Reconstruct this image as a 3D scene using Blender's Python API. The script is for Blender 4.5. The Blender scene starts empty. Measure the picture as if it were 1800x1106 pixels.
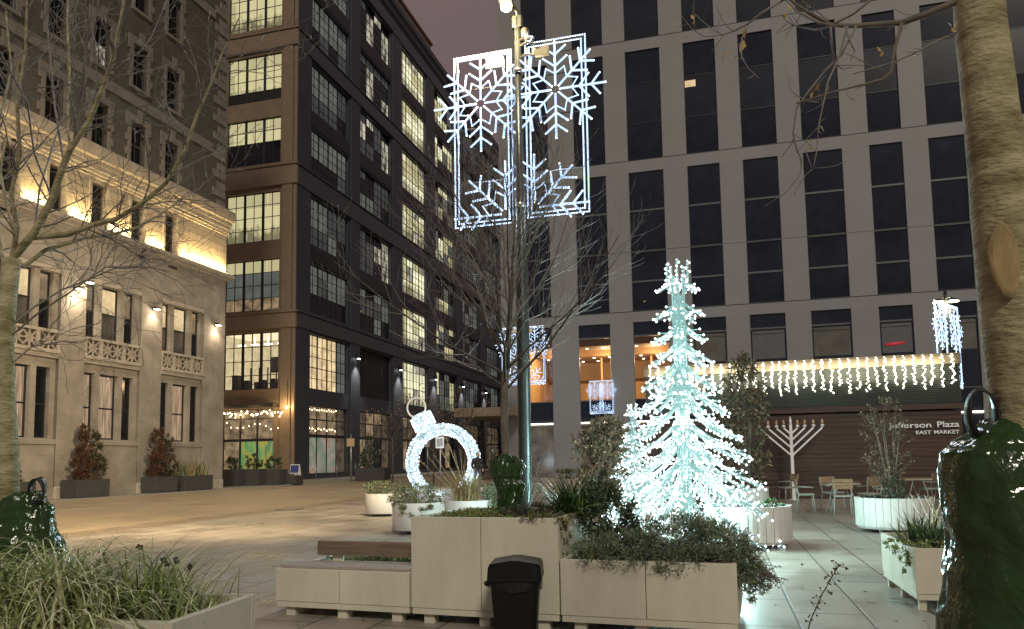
import bpy, math, random
from math import sin, cos, pi, radians, sqrt, atan2
from mathutils import Vector, Matrix, noise

R = random.Random(11)
scene = bpy.context.scene
COL = scene.collection

# ---------------------------------------------------------------- camera and measuring helpers
F, CY, CAMH = 1313.1, 691.6, 1.42
PIT, ROL, A = radians(5.039), radians(-.927), radians(15.4)      # A: the street grid is turned by this
fw = Vector((0, cos(PIT), sin(PIT))); r0 = Vector((1, 0, 0)); u0 = r0.cross(fw)
RT = r0*cos(ROL) + u0*sin(ROL); UP = -r0*sin(ROL) + u0*cos(ROL)
O = Vector((0, 0, CAMH))
U = Vector((sin(A), cos(A), 0)); W = Vector((cos(A), -sin(A), 0))

def ray(x, y): return RT*((x-900)/F) - UP*((y-CY)/F) + fw
def ground(x, y, z=0.0):
    d = ray(x, y); return O + d*((z-CAMH)/d.z)
def at_depth(x, y, Y):
    d = ray(x, y); return O + d*(Y/d.y)
def on_front(x, y, s):                   # point of the plane s = const (faces the camera) as (t, z)
    d = ray(x, y); p = O + d*(s/d.dot(U)); return p.dot(W), p.z
def on_side(x, y, t):                    # point of the plane t = const (faces the street) as (s, z)
    d = ray(x, y); p = O + d*(t/d.dot(W)); return p.dot(U), p.z
def G(t, s, z=0.0): return W*t + U*s + Vector((0, 0, z))
def loc_of(p): return p.dot(W), p.dot(U)

cam_d = bpy.data.cameras.new('camera'); cam = bpy.data.objects.new('camera', cam_d); COL.objects.link(cam)
m3 = Matrix((RT, UP, -fw)).transposed()
cam.matrix_world = Matrix.Translation(O) @ m3.to_4x4()
cam_d.sensor_width = 36; cam_d.lens = F/1800*36; cam_d.shift_y = (CY-553)/1800
cam_d.clip_start = .05; cam_d.clip_end = 2000
scene.camera = cam

# ---------------------------------------------------------------- materials
def new_mat(name):
    m = bpy.data.materials.new(name); m.use_nodes = True
    nt = m.node_tree; return m, nt, nt.nodes['Principled BSDF']
def N(nt, t, **kw):
    n = nt.nodes.new(t)
    for k, v in kw.items(): setattr(n, k, v)
    return n
def c4(c): return (c[0], c[1], c[2], 1)
def mul(c, k): return tuple(min(1, x*k) for x in c)

def mat(name, col, rough=.7, var=.18, scale=4., bump=0., metal=0., bscale=None, spec=.5, stretch=None, coat=0, col2=None, detail=6):
    m, nt, p = new_mat(name); L = nt.links
    tc = N(nt, 'ShaderNodeTexCoord'); mp = N(nt, 'ShaderNodeMapping'); L.new(tc.outputs['Object'], mp.inputs[0])
    if stretch: mp.inputs['Scale'].default_value = stretch
    nz = N(nt, 'ShaderNodeTexNoise'); nz.inputs['Scale'].default_value = scale; nz.inputs['Detail'].default_value = detail
    nz.inputs['Roughness'].default_value = .65
    L.new(mp.outputs[0], nz.inputs['Vector'])
    rp = N(nt, 'ShaderNodeValToRGB'); rp.color_ramp.elements[0].position = .3; rp.color_ramp.elements[1].position = .72
    rp.color_ramp.elements[0].color = c4(mul(col, 1-var)); rp.color_ramp.elements[1].color = c4(col2 or mul(col, 1+var))
    L.new(nz.outputs['Fac'], rp.inputs[0]); L.new(rp.outputs[0], p.inputs['Base Color'])
    p.inputs['Roughness'].default_value = rough; p.inputs['Metallic'].default_value = metal
    p.inputs['Specular IOR Level'].default_value = spec; p.inputs['Coat Weight'].default_value = coat
    if bump:
        n2 = N(nt, 'ShaderNodeTexNoise'); n2.inputs['Scale'].default_value = bscale or scale*6; n2.inputs['Detail'].default_value = 5
        L.new(mp.outputs[0], n2.inputs['Vector'])
        b = N(nt, 'ShaderNodeBump'); b.inputs['Strength'].default_value = bump; b.inputs['Distance'].default_value = .02
        L.new(n2.outputs['Fac'], b.inputs['Height']); L.new(b.outputs[0], p.inputs['Normal'])
    return m

def blockmat(name, c1, c2, mort, bw, bh, axes, msize=.008, rough=.8, bump=.3, offset=.5, var=.25, vscale=1.2, spec=.4, rvar=0, spots=0):
    """masonry or pavers: axes picks which two object axes the pattern runs along"""
    m, nt, p = new_mat(name); L = nt.links
    tc = N(nt, 'ShaderNodeTexCoord'); sp = N(nt, 'ShaderNodeSeparateXYZ'); cb = N(nt, 'ShaderNodeCombineXYZ')
    L.new(tc.outputs['Object'], sp.inputs[0])
    L.new(sp.outputs[axes[0]], cb.inputs[0]); L.new(sp.outputs[axes[1]], cb.inputs[1])
    br = N(nt, 'ShaderNodeTexBrick'); br.offset = offset
    br.inputs['Scale'].default_value = 1; br.inputs['Brick Width'].default_value = bw; br.inputs['Row Height'].default_value = bh
    br.inputs['Mortar Size'].default_value = msize; br.inputs['Mortar Smooth'].default_value = .2
    br.inputs['Color1'].default_value = c4(c1); br.inputs['Color2'].default_value = c4(c2); br.inputs['Mortar'].default_value = c4(mort)
    L.new(cb.outputs[0], br.inputs['Vector'])
    nz = N(nt, 'ShaderNodeTexNoise'); nz.inputs['Scale'].default_value = vscale; nz.inputs['Detail'].default_value = 8; nz.inputs['Roughness'].default_value = .7
    L.new(tc.outputs['Object'], nz.inputs['Vector'])
    mr = N(nt, 'ShaderNodeMapRange'); mr.inputs[1].default_value = .3; mr.inputs[2].default_value = .7
    mr.inputs[3].default_value = 1-var; mr.inputs[4].default_value = 1+var*.6
    L.new(nz.outputs['Fac'], mr.inputs[0])
    n3 = N(nt, 'ShaderNodeTexNoise'); n3.inputs['Scale'].default_value = 90; n3.inputs['Detail'].default_value = 2
    L.new(tc.outputs['Object'], n3.inputs['Vector'])
    mr3 = N(nt, 'ShaderNodeMapRange'); mr3.inputs[1].default_value = .3; mr3.inputs[2].default_value = .7
    mr3.inputs[3].default_value = .88; mr3.inputs[4].default_value = 1.12
    L.new(n3.outputs['Fac'], mr3.inputs[0])
    mm = N(nt, 'ShaderNodeMath', operation='MULTIPLY'); L.new(mr.outputs[0], mm.inputs[0]); L.new(mr3.outputs[0], mm.inputs[1])
    if spots:
        vo = N(nt, 'ShaderNodeTexVoronoi'); vo.inputs['Scale'].default_value = spots; L.new(tc.outputs['Object'], vo.inputs['Vector'])
        vr = N(nt, 'ShaderNodeMapRange'); vr.inputs[1].default_value = .05; vr.inputs[2].default_value = .075; vr.inputs[3].default_value = .55; vr.inputs[4].default_value = 1
        L.new(vo.outputs['Distance'], vr.inputs[0]); m2 = N(nt, 'ShaderNodeMath', operation='MULTIPLY'); L.new(mm.outputs[0], m2.inputs[0]); L.new(vr.outputs[0], m2.inputs[1]); mm = m2
    mx = N(nt, 'ShaderNodeVectorMath', operation='SCALE'); L.new(br.outputs['Color'], mx.inputs[0]); L.new(mm.outputs[0], mx.inputs['Scale'])
    L.new(mx.outputs[0], p.inputs['Base Color'])
    p.inputs['Roughness'].default_value = rough; p.inputs['Specular IOR Level'].default_value = spec
    if rvar:
        r2 = N(nt, 'ShaderNodeMapRange'); r2.inputs[1].default_value = .35; r2.inputs[2].default_value = .65
        r2.inputs[3].default_value = rough-rvar; r2.inputs[4].default_value = rough+rvar
        L.new(nz.outputs['Fac'], r2.inputs[0]); L.new(r2.outputs[0], p.inputs['Roughness'])
    b = N(nt, 'ShaderNodeBump'); b.inputs['Strength'].default_value = bump; b.inputs['Distance'].default_value = .01
    iv = N(nt, 'ShaderNodeMath', operation='SUBTRACT'); iv.inputs[0].default_value = 1; L.new(br.outputs['Fac'], iv.inputs[1])
    ad = N(nt, 'ShaderNodeMath', operation='MULTIPLY_ADD'); L.new(n3.outputs['Fac'], ad.inputs[0]); ad.inputs[1].default_value = .25; L.new(iv.outputs[0], ad.inputs[2])
    L.new(ad.outputs[0], b.inputs['Height']); L.new(b.outputs[0], p.inputs['Normal'])
    return m

def emit(name, col, strength, sample=False, var=0, scale=3., base=.02, stretch=None, lo=.3, hi=.7):
    m, nt, p = new_mat(name); L = nt.links
    p.inputs['Base Color'].default_value = (base, base, base, 1); p.inputs['Roughness'].default_value = .15
    p.inputs['Emission Color'].default_value = c4(col); p.inputs['Emission Strength'].default_value = strength
    if var:
        tc = N(nt, 'ShaderNodeTexCoord'); mp = N(nt, 'ShaderNodeMapping'); L.new(tc.outputs['Object'], mp.inputs[0])
        if stretch: mp.inputs['Scale'].default_value = stretch
        nz = N(nt, 'ShaderNodeTexNoise'); nz.inputs['Scale'].default_value = scale; nz.inputs['Detail'].default_value = 5
        L.new(mp.outputs[0], nz.inputs['Vector'])
        mr = N(nt, 'ShaderNodeMapRange'); mr.inputs[1].default_value = lo; mr.inputs[2].default_value = hi
        mr.inputs[3].default_value = strength*(1-var); mr.inputs[4].default_value = strength*(1+var*.5)
        L.new(nz.outputs['Fac'], mr.inputs[0]); L.new(mr.outputs[0], p.inputs['Emission Strength'])
    m.cycles.emission_sampling = 'AUTO' if sample else 'NONE'
    return m

def room_pane(name, col, strength, seed):
    m = emit(name, col, strength); nt = m.node_tree; L = nt.links; p = nt.nodes['Principled BSDF']
    tc = N(nt, 'ShaderNodeTexCoord'); sp = N(nt, 'ShaderNodeSeparateXYZ'); L.new(tc.outputs['Object'], sp.inputs[0])
    mp = N(nt, 'ShaderNodeMapping'); L.new(tc.outputs['Object'], mp.inputs[0]); mp.inputs['Location'].default_value = (seed, seed*.3, 0); mp.inputs['Scale'].default_value = (1.6, 1, .9)
    nz = N(nt, 'ShaderNodeTexNoise'); nz.inputs['Scale'].default_value = 1.5; nz.inputs['Detail'].default_value = 4; L.new(mp.outputs[0], nz.inputs['Vector'])
    a = N(nt, 'ShaderNodeMath', operation='MULTIPLY_ADD'); L.new(nz.outputs['Fac'], a.inputs[0]); a.inputs[1].default_value = 3.2; L.new(sp.outputs['Z'], a.inputs[2])
    mr = N(nt, 'ShaderNodeMapRange'); mr.interpolation_type = 'SMOOTHSTEP'; mr.inputs[1].default_value = 2.0; mr.inputs[2].default_value = 3.0; mr.inputs[3].default_value = strength*.32; mr.inputs[4].default_value = strength
    L.new(a.outputs[0], mr.inputs[0])
    br = N(nt, 'ShaderNodeTexBrick'); cb = N(nt, 'ShaderNodeCombineXYZ'); L.new(sp.outputs['X'], cb.inputs[0]); L.new(sp.outputs['Z'], cb.inputs[1]); L.new(cb.outputs[0], br.inputs['Vector'])
    br.inputs['Scale'].default_value = 1; br.inputs['Brick Width'].default_value = 1.9; br.inputs['Row Height'].default_value = 1.35; br.inputs['Mortar Size'].default_value = .05
    br.inputs['Color1'].default_value = (1, 1, 1, 1); br.inputs['Color2'].default_value = (.62, .62, .62, 1); br.inputs['Mortar'].default_value = (1.0, 1.0, 1.0, 1); br.offset = .37
    ml = N(nt, 'ShaderNodeMath', operation='MULTIPLY'); L.new(br.outputs['Color'], ml.inputs[0]); L.new(mr.outputs[0], ml.inputs[1]); L.new(ml.outputs[0], p.inputs['Emission Strength'])
    return m
def clear_glass(name, k=.9):
    m = bpy.data.materials.new(name); m.use_nodes = True; nt = m.node_tree; nt.nodes.clear()
    o = N(nt, 'ShaderNodeOutputMaterial'); mx = N(nt, 'ShaderNodeMixShader'); t = N(nt, 'ShaderNodeBsdfTransparent'); g = N(nt, 'ShaderNodeBsdfGlossy')
    g.inputs['Roughness'].default_value = .04; t.inputs[0].default_value = (.92, .93, .92, 1); mx.inputs[0].default_value = 1-k
    nt.links.new(t.outputs[0], mx.inputs[1]); nt.links.new(g.outputs[0], mx.inputs[2]); nt.links.new(mx.outputs[0], o.inputs[0])
    return m

M = {}
LIME = ((.29, .265, .23), (.335, .31, .27), (.25, .225, .19))
M['lime_side'] = blockmat('limestone_street', *LIME, 1.35, .62, (1, 2), .007, .8, .3, var=.34, vscale=.9)
M['lime_front'] = blockmat('limestone_end', *LIME, 1.35, .62, (0, 2), .006, .8, .25)
M['lime'] = mat('limestone_trim', (.38, .345, .295), .8, .25, 2, .2)
M['rough_lime'] = blockmat('rusticated_limestone', (.43, .38, .31), (.36, .32, .26), (.2, .17, .14), 1.1, .33, (1, 2), .012, .85, .9, var=.3, vscale=5)
M['brick'] = blockmat('brown_brick', (.115, .104, .086), (.135, .12, .098), (.13, .118, .10), .22, .075, (1, 2), .008, .9, .2)
M['quoin'] = mat('quoin_stone', (.25, .225, .19), .8, .2, 3, .2)
M['brown'] = blockmat('brown_cladding', (.215, .157, .108), (.235, .17, .116), (.15, .11, .078), 1.6, 2.1, (0, 2), .01, .6, .15)
M['brown_trim'] = mat('brown_trim', (.235, .172, .118), .55, .12, 2)
M['dark'] = mat('charcoal_cladding', (.048, .054, .070), .5, .15, .7)
M['dark_trim'] = mat('charcoal_trim', (.066, .072, .088), .5, .1, 1)
M['steel'] = mat('black_steel_frame', (.02, .021, .024), .45, .2, 3)
M['panel'] = mat('dark_spandrel_panel', (.026, .026, .028), .5, .2, 1, 0, 0, None, .25)
M['stone_panel'] = blockmat('grey_stone_panel', (.262, .264, .275), (.277, .278, .288), (.20, .20, .208), 3.4, 4.9, (0, 2), .004, .55, .1, 0, var=.07, vscale=.35)
M['band'] = mat('grey_band', (.262, .264, .274), .55, .07, .5)
M['navy'] = mat('navy_glass', (.020, .026, .042), .14, .5, .4, 0, 0, None, .3)  # tone noise stands in for uneven reflections in the glass
M['navy2'] = mat('navy_glass_reflecting', (.024, .030, .045), .22, .4, .5, 0, 0, None, .3)  # paler navy, a painted hint of faint reflections
M['mull'] = mat('grey_mullion', (.12, .125, .14), .4, .1, 2)
M['glass'] = mat('dark_window_glass', (.010, .012, .017), .08, .3, .6, 0, 0, None, .35)
M['glass_grey'] = mat('blind_behind_glass', (.13, .135, .12), .25, .25, .8, 0, 0, None, .6)
M['clear'] = clear_glass('clear_glass')
M['lit_green'] = room_pane('lit_office_pane', (.90, .82, .44), .60, 1.3)
M['lit_white'] = room_pane('lit_office_bright_pane', (.95, .92, .60), .95, 4.1)
M['lit_dim'] = emit('dim_office_pane', (.50, .54, .48), .17, var=.4, scale=.8)
M['lit_dim2'] = emit('dimmer_office_pane', (.42, .46, .45), .08, var=.5, scale=.8)
M['lit_warm'] = emit('lit_warm_pane', (1, .74, .40), .75, var=.5, scale=1.2)
M['curtain'] = emit('lit_curtain_pane', (1, .68, .42), .33, var=.7, scale=3, stretch=(5, 5, .3))
M['reflect_patch'] = emit('patchy_reflection_pane', (.95, .88, .68), .42, var=.95, scale=1.7, lo=.36, hi=.68, stretch=(1.6, 1.6, .4))  # glowing patches painted in place of reflections on the panes
M['white_paint'] = mat('cream_planter_paint', (.68, .655, .53), .45, .14, 2.2, .05, 0, 60, stretch=(1, 1, .35))
M['white_slat'] = mat('white_slat_paint', (.66, .65, .62), .5, .08, 3, .05)
M['seam'] = mat('panel_seam', (.2, .19, .165), .8, .1)
M['teak'] = mat('weathered_board', (.20, .145, .10), .6, .35, 3, .3, 0, 30, stretch=(1, 9, 9))
M['teak_seat'] = mat('grey_seat_board', (.40, .36, .32), .6, .25, 4, .3, 0, 30, stretch=(1, 9, 9))
M['soil'] = mat('soil', (.03, .024, .018), .95, .4, 8, .8, 0, 25)
M['black_plastic'] = mat('black_bin_plastic', (.006, .0065, .008), .42, .2, 6, .06, 0, 40, .3)
M['bag_film'] = mat('black_liner_film', (.01, .01, .012), .22, .2, 8, .6, 0, 25)
M['bark_olive'] = mat('olive_bark', (.36, .315, .13), .8, .5, 8, .7, 0, 30, stretch=(1, 1, 2.6), col2=(.60, .55, .34), detail=12)
M['bark'] = mat('grey_bark', (.155, .13, .10), .8, .4, 9, .5, 0, 30, stretch=(1, 1, .4))
M['bark_dark'] = mat('dark_bark', (.09, .075, .06), .8, .4, 9, .3)
M['twig'] = mat('pale_twig', (.22, .20, .175), .55, .4, 6)
M['bag_green'] = mat('green_vinyl', (.027, .074, .012), .17, .4, 5, .28, 0, 26, .6, coat=.25)
M['strap'] = mat('black_webbing', (.012, .012, .012), .35, .2, 30, .3)
M['pole_metal'] = mat('dark_green_grey_pole', (.05, .058, .056), .32, .15, 3, metal=.6)
M['galv'] = mat('galvanised_metal', (.42, .42, .41), .4, .15, 6, metal=.8)
M['chair_frame'] = mat('pale_green_metal', (.36, .40, .36), .45, .1, 5)
M['oak'] = mat('oak_slat', (.30, .185, .10), .6, .3, 4, .2, stretch=(1, 8, 8))
M['wood_wall'] = mat('stained_cedar_boards', (.065, .034, .026), .55, .5, 1.6, .2, 0, 8, stretch=(.25, 1, 7))
M['louver'] = mat('dark_metal_louvre', (.065, .075, .065), .4, .15, 2, metal=.2)
M['fascia'] = mat('tan_fascia', (.30, .235, .15), .6, .2, 2)
M['letter'] = mat('white_sign_letter', (.95, .95, .95), .4, .02)
M['white'] = mat('white_enamel', (.9, .9, .9), .35, .03)
M['planter_dark'] = mat('charcoal_planter', (.055, .056, .056), .55, .15, 3)
M['concrete'] = mat('concrete', (.33, .31, .285), .85, .2, 2, .2)
M['kerb'] = mat('granite_kerb', (.30, .285, .26), .8, .2, 9, .15)
M['red'] = mat('red_enamel', (.35, .03, .03), .4, .1)
M['blue_sign'] = mat('blue_print', (.06, .08, .28), .4, .2, 8)
M['grey_print'] = mat('grey_print', (.4, .38, .36), .5, .7, 14)
M['tan_sign'] = mat('tan_sign_face', (.55, .40, .24), .5, .1)
M['skin'] = mat('skin', (.5, .32, .24), .6, .1)
M['coat'] = mat('dark_jacket', (.022, .024, .03), .7, .3, 8)
M['jeans'] = mat('blue_jeans', (.10, .12, .19), .8, .3, 12)
M['hair'] = mat('dark_hair', (.05, .045, .04), .8, .2)
M['steel_shiny'] = mat('brushed_bracket', (.5, .48, .45), .3, .1, 8, metal=.9)
def crinkle(name, col):
    m, nt, p = new_mat(name); L = nt.links; tc = N(nt, 'ShaderNodeTexCoord')
    nz = N(nt, 'ShaderNodeTexNoise'); nz.inputs['Scale'].default_value = 7; nz.inputs['Detail'].default_value = 4; L.new(tc.outputs['Object'], nz.inputs['Vector'])
    rp = N(nt, 'ShaderNodeValToRGB'); rp.color_ramp.elements[0].color = c4(mul(col, .55)); rp.color_ramp.elements[1].color = c4(mul(col, 1.5)); L.new(nz.outputs['Fac'], rp.inputs[0]); L.new(rp.outputs[0], p.inputs['Base Color'])
    ad = N(nt, 'ShaderNodeVectorMath', operation='MULTIPLY_ADD'); L.new(nz.outputs['Color'], ad.inputs[0]); ad.inputs[1].default_value = (.12, .12, .12); L.new(tc.outputs['Object'], ad.inputs[2])
    v1 = N(nt, 'ShaderNodeTexVoronoi'); v1.inputs['Scale'].default_value = 13; L.new(ad.outputs[0], v1.inputs['Vector'])
    v2 = N(nt, 'ShaderNodeTexVoronoi'); v2.inputs['Scale'].default_value = 42; L.new(ad.outputs[0], v2.inputs['Vector'])
    a = N(nt, 'ShaderNodeMath', operation='MULTIPLY_ADD'); L.new(v2.outputs['Distance'], a.inputs[0]); a.inputs[1].default_value = .3; L.new(v1.outputs['Distance'], a.inputs[2])
    b = N(nt, 'ShaderNodeBump'); b.inputs['Strength'].default_value = .45; b.inputs['Distance'].default_value = .02; L.new(a.outputs[0], b.inputs['Height']); L.new(b.outputs[0], p.inputs['Normal'])
    p.inputs['Roughness'].default_value = .16; p.inputs['Specular IOR Level'].default_value = .6; return m
M['bag_green'] = crinkle('green_vinyl_film', (.021, .054, .011))
# plants
M['sedge'] = mat('sedge_blade', (.33, .43, .13), .5, .35, 4)
M['sedge_pale'] = mat('sedge_blade_edge', (.80, .84, .56), .5, .2, 4)
M['sedge_dark'] = mat('sedge_blade_dark', (.14, .19, .07), .55, .3, 4)
M['spike'] = mat('strap_leaf', (.09, .19, .055), .4, .35, 5)
M['sedum'] = mat('sedum_leaf', (.22, .29, .06), .5, .35, 9)
M['sedum_dull'] = mat('sedum_dull_leaf', (.20, .20, .085), .6, .4, 9)
M['lav'] = mat('lavender_leaf', (.23, .30, .165), .65, .4, 8)
M['lav_grey'] = mat('lavender_grey_leaf', (.26, .27, .23), .65, .4, 8)
M['leafdark'] = mat('dark_evergreen_leaf', (.05, .085, .05), .45, .4, 6)
M['leaf_olive'] = mat('olive_leaf', (.12, .115, .06), .6, .4, 6)
M['leaf_brown'] = mat('dead_brown_leaf', (.14, .088, .05), .7, .45, 6)
M['leaf_tan'] = mat('tan_dead_leaf', (.22, .165, .10), .7, .35, 6)
M['rust_conifer'] = mat('rust_conifer_leaf', (.10, .038, .02), .8, .4, 6)
M['green_conifer'] = mat('green_conifer_leaf', (.05, .05, .025), .8, .4, 6)
M['dry_grass'] = mat('dry_grass_blade', (.44, .32, .165), .7, .3, 6)
M['yellow_bloom'] = mat('yellow_bloom', (.40, .33, .06), .6, .2)
M['deadleaf'] = mat('yellow_dead_leaf', (.50, .34, .12), .6, .3, 30)
M['mauve'] = mat('mauve_bloom', (.26, .2, .5), .6, .1)
# lights
M['led'] = emit('led_white_bead', (.86, .93, 1), 4)
M['led_core'] = emit('led_blue_rope', (.45, .66, 1), 1.35)
M['tree_tube'] = emit('aqua_light_tube', (.46, .90, .86), .42)
M['tree_led'] = emit('aqua_white_led', (.90, 1, 1), 3.6)
M['orn'] = emit('ornament_tinsel', (.62, .86, .97), 1.05, var=.55, scale=13, lo=.40, hi=.62)
M['ice_led'] = emit('warm_white_led', (1, .93, .72), 5)
M['bulb'] = emit('festoon_bulb', (1, .72, .36), 6)
M['lamp_face'] = emit('lamp_lens', (1, .78, .42), 12)
M['warm_strip'] = emit('warm_uplight_strip', (1, .76, .30), 3)
M['sconce_lens'] = emit('sconce_lens', (1, .86, .62), 8)
M['cool_lens'] = emit('cool_lamp_lens', (1, .97, .88), 8)
M['driver_face'] = emit('driver_box_face', (.9, .72, .35), .55)
M['red_glow'] = emit('red_neon', (1, .04, .06), .35)
M['room_wall'] = mat('warm_room_wall', (.55, .36, .18), .7, .1, 1)
M['room_ceiling'] = mat('room_ceiling', (.72, .60, .42), .7, .05, 1)
M['room_dark'] = mat('room_soffit', (.24, .15, .085), .7, .1, 1)
M['downlight'] = emit('downlight', (1, .9, .7), 7)

def ramp_mat(name, cols, scale=1.2, stretch=(1, 1, 1), rot=(0, 0, 0), glow=.0, dist=1.5):
    m, nt, p = new_mat(name); L = nt.links
    tc = N(nt, 'ShaderNodeTexCoord'); mp = N(nt, 'ShaderNodeMapping'); L.new(tc.outputs['Object'], mp.inputs[0])
    mp.inputs['Scale'].default_value = stretch; mp.inputs['Rotation'].default_value = rot
    nz = N(nt, 'ShaderNodeTexNoise'); nz.inputs['Scale'].default_value = scale; nz.inputs['Detail'].default_value = 2; nz.inputs['Distortion'].default_value = dist
    L.new(mp.outputs[0], nz.inputs['Vector'])
    rp = N(nt, 'ShaderNodeValToRGB'); cr = rp.color_ramp
    n = len(cols)
    for i in range(n-2): cr.elements.new(.5)
    for i, c in enumerate(cols):
        cr.elements[i].position = .32 + .36*i/(n-1); cr.elements[i].color = c4(c)
    L.new(nz.outputs['Fac'], rp.inputs[0]); L.new(rp.outputs[0], p.inputs['Base Color']); p.inputs['Roughness'].default_value = .3
    if glow:
        L.new(rp.outputs[0], p.inputs['Emission Color']); p.inputs['Emission Strength'].default_value = glow
        m.cycles.emission_sampling = 'NONE'
    return m
M['mural_green'] = ramp_mat('green_window_graphic', [(.10, .30, .10), (.16, .38, .16), (.42, .36, .08), (.10, .25, .14)], .9, (1, 1, .35), (0, .5, 0), .38)
M['mural_red'] = ramp_mat('red_window_graphic', [(.13, .28, .16), (.28, .30, .24), (.36, .36, .32), (.45, .12, .06)], .45, (1, .6, 1.2), (.6, 0, 0), .38)
M['shop'] = emit('dim_shop_pane', (1, .70, .40), .22, var=.85, scale=1.6)
M['shop_dark'] = emit('darker_shop_pane', (1, .72, .45), .07, var=.9, scale=1.2)

# ---------------------------------------------------------------- mesh builder
class MB:
    def __init__(s): s.v = []; s.f = []; s.mi = []; s.sm = []
    def add(s, vs, fs, mi=0, smooth=False):
        b = len(s.v); s.v += [tuple(v) for v in vs]
        for f in fs: s.f.append([b+i for i in f]); s.mi.append(mi); s.sm.append(smooth)
    def quad(s, a, b, c, d, mi=0): s.add((a, b, c, d), ((0, 1, 2, 3),), mi)
    def box(s, x0, x1, y0, y1, z0, z1, mi=0):
        v = [(x, y, z) for x in (x0, x1) for y in (y0, y1) for z in (z0, z1)]
        s.add(v, ((0, 1, 3, 2), (4, 6, 7, 5), (0, 4, 5, 1), (2, 3, 7, 6), (0, 2, 6, 4), (1, 5, 7, 3)), mi)
    def bev(s, x0, x1, y0, y1, z0, z1, b=.01, mi=0):       # box with chamfered vertical and top edges
        xs = [(x0, y0+b), (x0+b, y0), (x1-b, y0), (x1, y0+b), (x1, y1-b), (x1-b, y1), (x0+b, y1), (x0, y1-b)]
        cx, cy = (x0+x1)/2, (y0+y1)/2
        ring = lambda z, k: [(x + (k if x < cx else -k), y + (k if y < cy else -k), z) for x, y in xs]
        v = ring(z0, 0) + ring(z1-b, 0) + ring(z1, b)
        f = [(i, (i+1) % 8, 8+(i+1) % 8, 8+i) for i in range(8)] + [(8+i, 8+(i+1) % 8, 16+(i+1) % 8, 16+i) for i in range(8)]
        f += [tuple(range(16, 24)), tuple(range(7, -1, -1))]
        s.add(v, f, mi)
    def bar(s, a, b, w, h=None, up=Vector((0, 0, 1)), mi=0):
        a = Vector(a); b = Vector(b); d = (b-a).normalized(); h = h or w
        if abs(d.dot(up)) > .98: up = Vector((0, 1, 0))
        x = d.cross(up).normalized(); y = x.cross(d)
        v = [p + x*(i*w/2) + y*(j*h/2) for p in (a, b) for i, j in ((-1, -1), (1, -1), (1, 1), (-1, 1))]
        s.add(v, ((0, 1, 2, 3), (7, 6, 5, 4), (0, 4, 5, 1), (1, 5, 6, 2), (2, 6, 7, 3), (3, 7, 4, 0)), mi)
    def tube(s, pts, rad, n=6, mi=0, cap=True, smooth=True):
        pts = [Vector(p) for p in pts]; k = len(pts)
        if not hasattr(rad, '__len__'): rad = [rad]*k
        d = (pts[1]-pts[0]).normalized(); up = Vector((0, 0, 1)) if abs(d.z) < .9 else Vector((1, 0, 0))
        x = d.cross(up).normalized(); vs = []
        for i, p in enumerate(pts):
            d = (pts[min(i+1, k-1)]-pts[max(i-1, 0)])
            if d.length < 1e-9: d = Vector((0, 0, 1))
            d.normalize(); x = (x - d*x.dot(d))
            if x.length < 1e-6: x = d.orthogonal()
            x.normalize(); y = d.cross(x)
            for j in range(n):
                a = 2*pi*j/n; vs.append(p + (x*cos(a)+y*sin(a))*rad[i])
        fs = [(i*n+j, i*n+(j+1) % n, (i+1)*n+(j+1) % n, (i+1)*n+j) for i in range(k-1) for j in range(n)]
        if cap: fs += [tuple(range(n-1, -1, -1)), tuple((k-1)*n+j for j in range(n))]
        s.add(vs, fs, mi, smooth)
    def lathe(s, prof, n=16, c=(0, 0, 0), mi=0, smooth=True):
        vs = [(c[0]+r*cos(2*pi*j/n), c[1]+r*sin(2*pi*j/n), c[2]+z) for r, z in prof for j in range(n)]
        k = len(prof)
        fs = [(i*n+j, i*n+(j+1) % n, (i+1)*n+(j+1) % n, (i+1)*n+j) for i in range(k-1) for j in range(n)]
        fs += [tuple(range(n-1, -1, -1)), tuple((k-1)*n+j for j in range(n))]
        s.add(vs, fs, mi, smooth)
    def octa(s, c, r, mi=0):
        x, y, z = c
        s.add([(x+r, y, z), (x-r, y, z), (x, y+r, z), (x, y-r, z), (x, y, z+r), (x, y, z-r)],
              ((0, 2, 4), (2, 1, 4), (1, 3, 4), (3, 0, 4), (2, 0, 5), (1, 2, 5), (3, 1, 5), (0, 3, 5)), mi, True)
    def prism(s, out, y0, y1, mi=0):                        # outline in x, z swept along y
        n = len(out); v = [(x, y0, z) for x, z in out] + [(x, y1, z) for x, z in out]
        s.add(v, [tuple(range(n)), tuple(range(2*n-1, n-1, -1))] + [(i, n+i, n+(i+1) % n, (i+1) % n) for i in range(n)], mi)
    def blade(s, pts, w, side, mi=0):
        n = len(pts); vs = []
        for i, p in enumerate(pts):
            k = w*(1-(i/(n-1))**1.6)*.5 + .0004
            vs += [p-side*k, p+side*k]
        s.add(vs, [(2*i, 2*i+1, 2*i+3, 2*i+2) for i in range(n-1)], mi, True)
    def leaf(s, p, d, nrm, l, w, mi=0):
        d = d.normalized(); x = d.cross(nrm)
        if x.length < 1e-4: x = d.orthogonal()
        x.normalize(); q = x.cross(d)*(l*.12)
        s.add([p, p+d*l*.45+x*w*.5+q, p+d*l, p+d*l*.45-x*w*.5+q], ((0, 1, 2, 3),), mi, True)
    def build(s, name, mats, parent=None):
        me = bpy.data.meshes.new(name); me.from_pydata(s.v, [], s.f)
        if not isinstance(mats, (list, tuple)): mats = [mats]
        for m in mats: me.materials.append(M[m] if isinstance(m, str) else m)
        me.polygons.foreach_set('material_index', s.mi); me.polygons.foreach_set('use_smooth', s.sm); me.update()
        o = bpy.data.objects.new(name, me); COL.objects.link(o)
        if parent is not None: o.parent = parent
        return o

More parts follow.
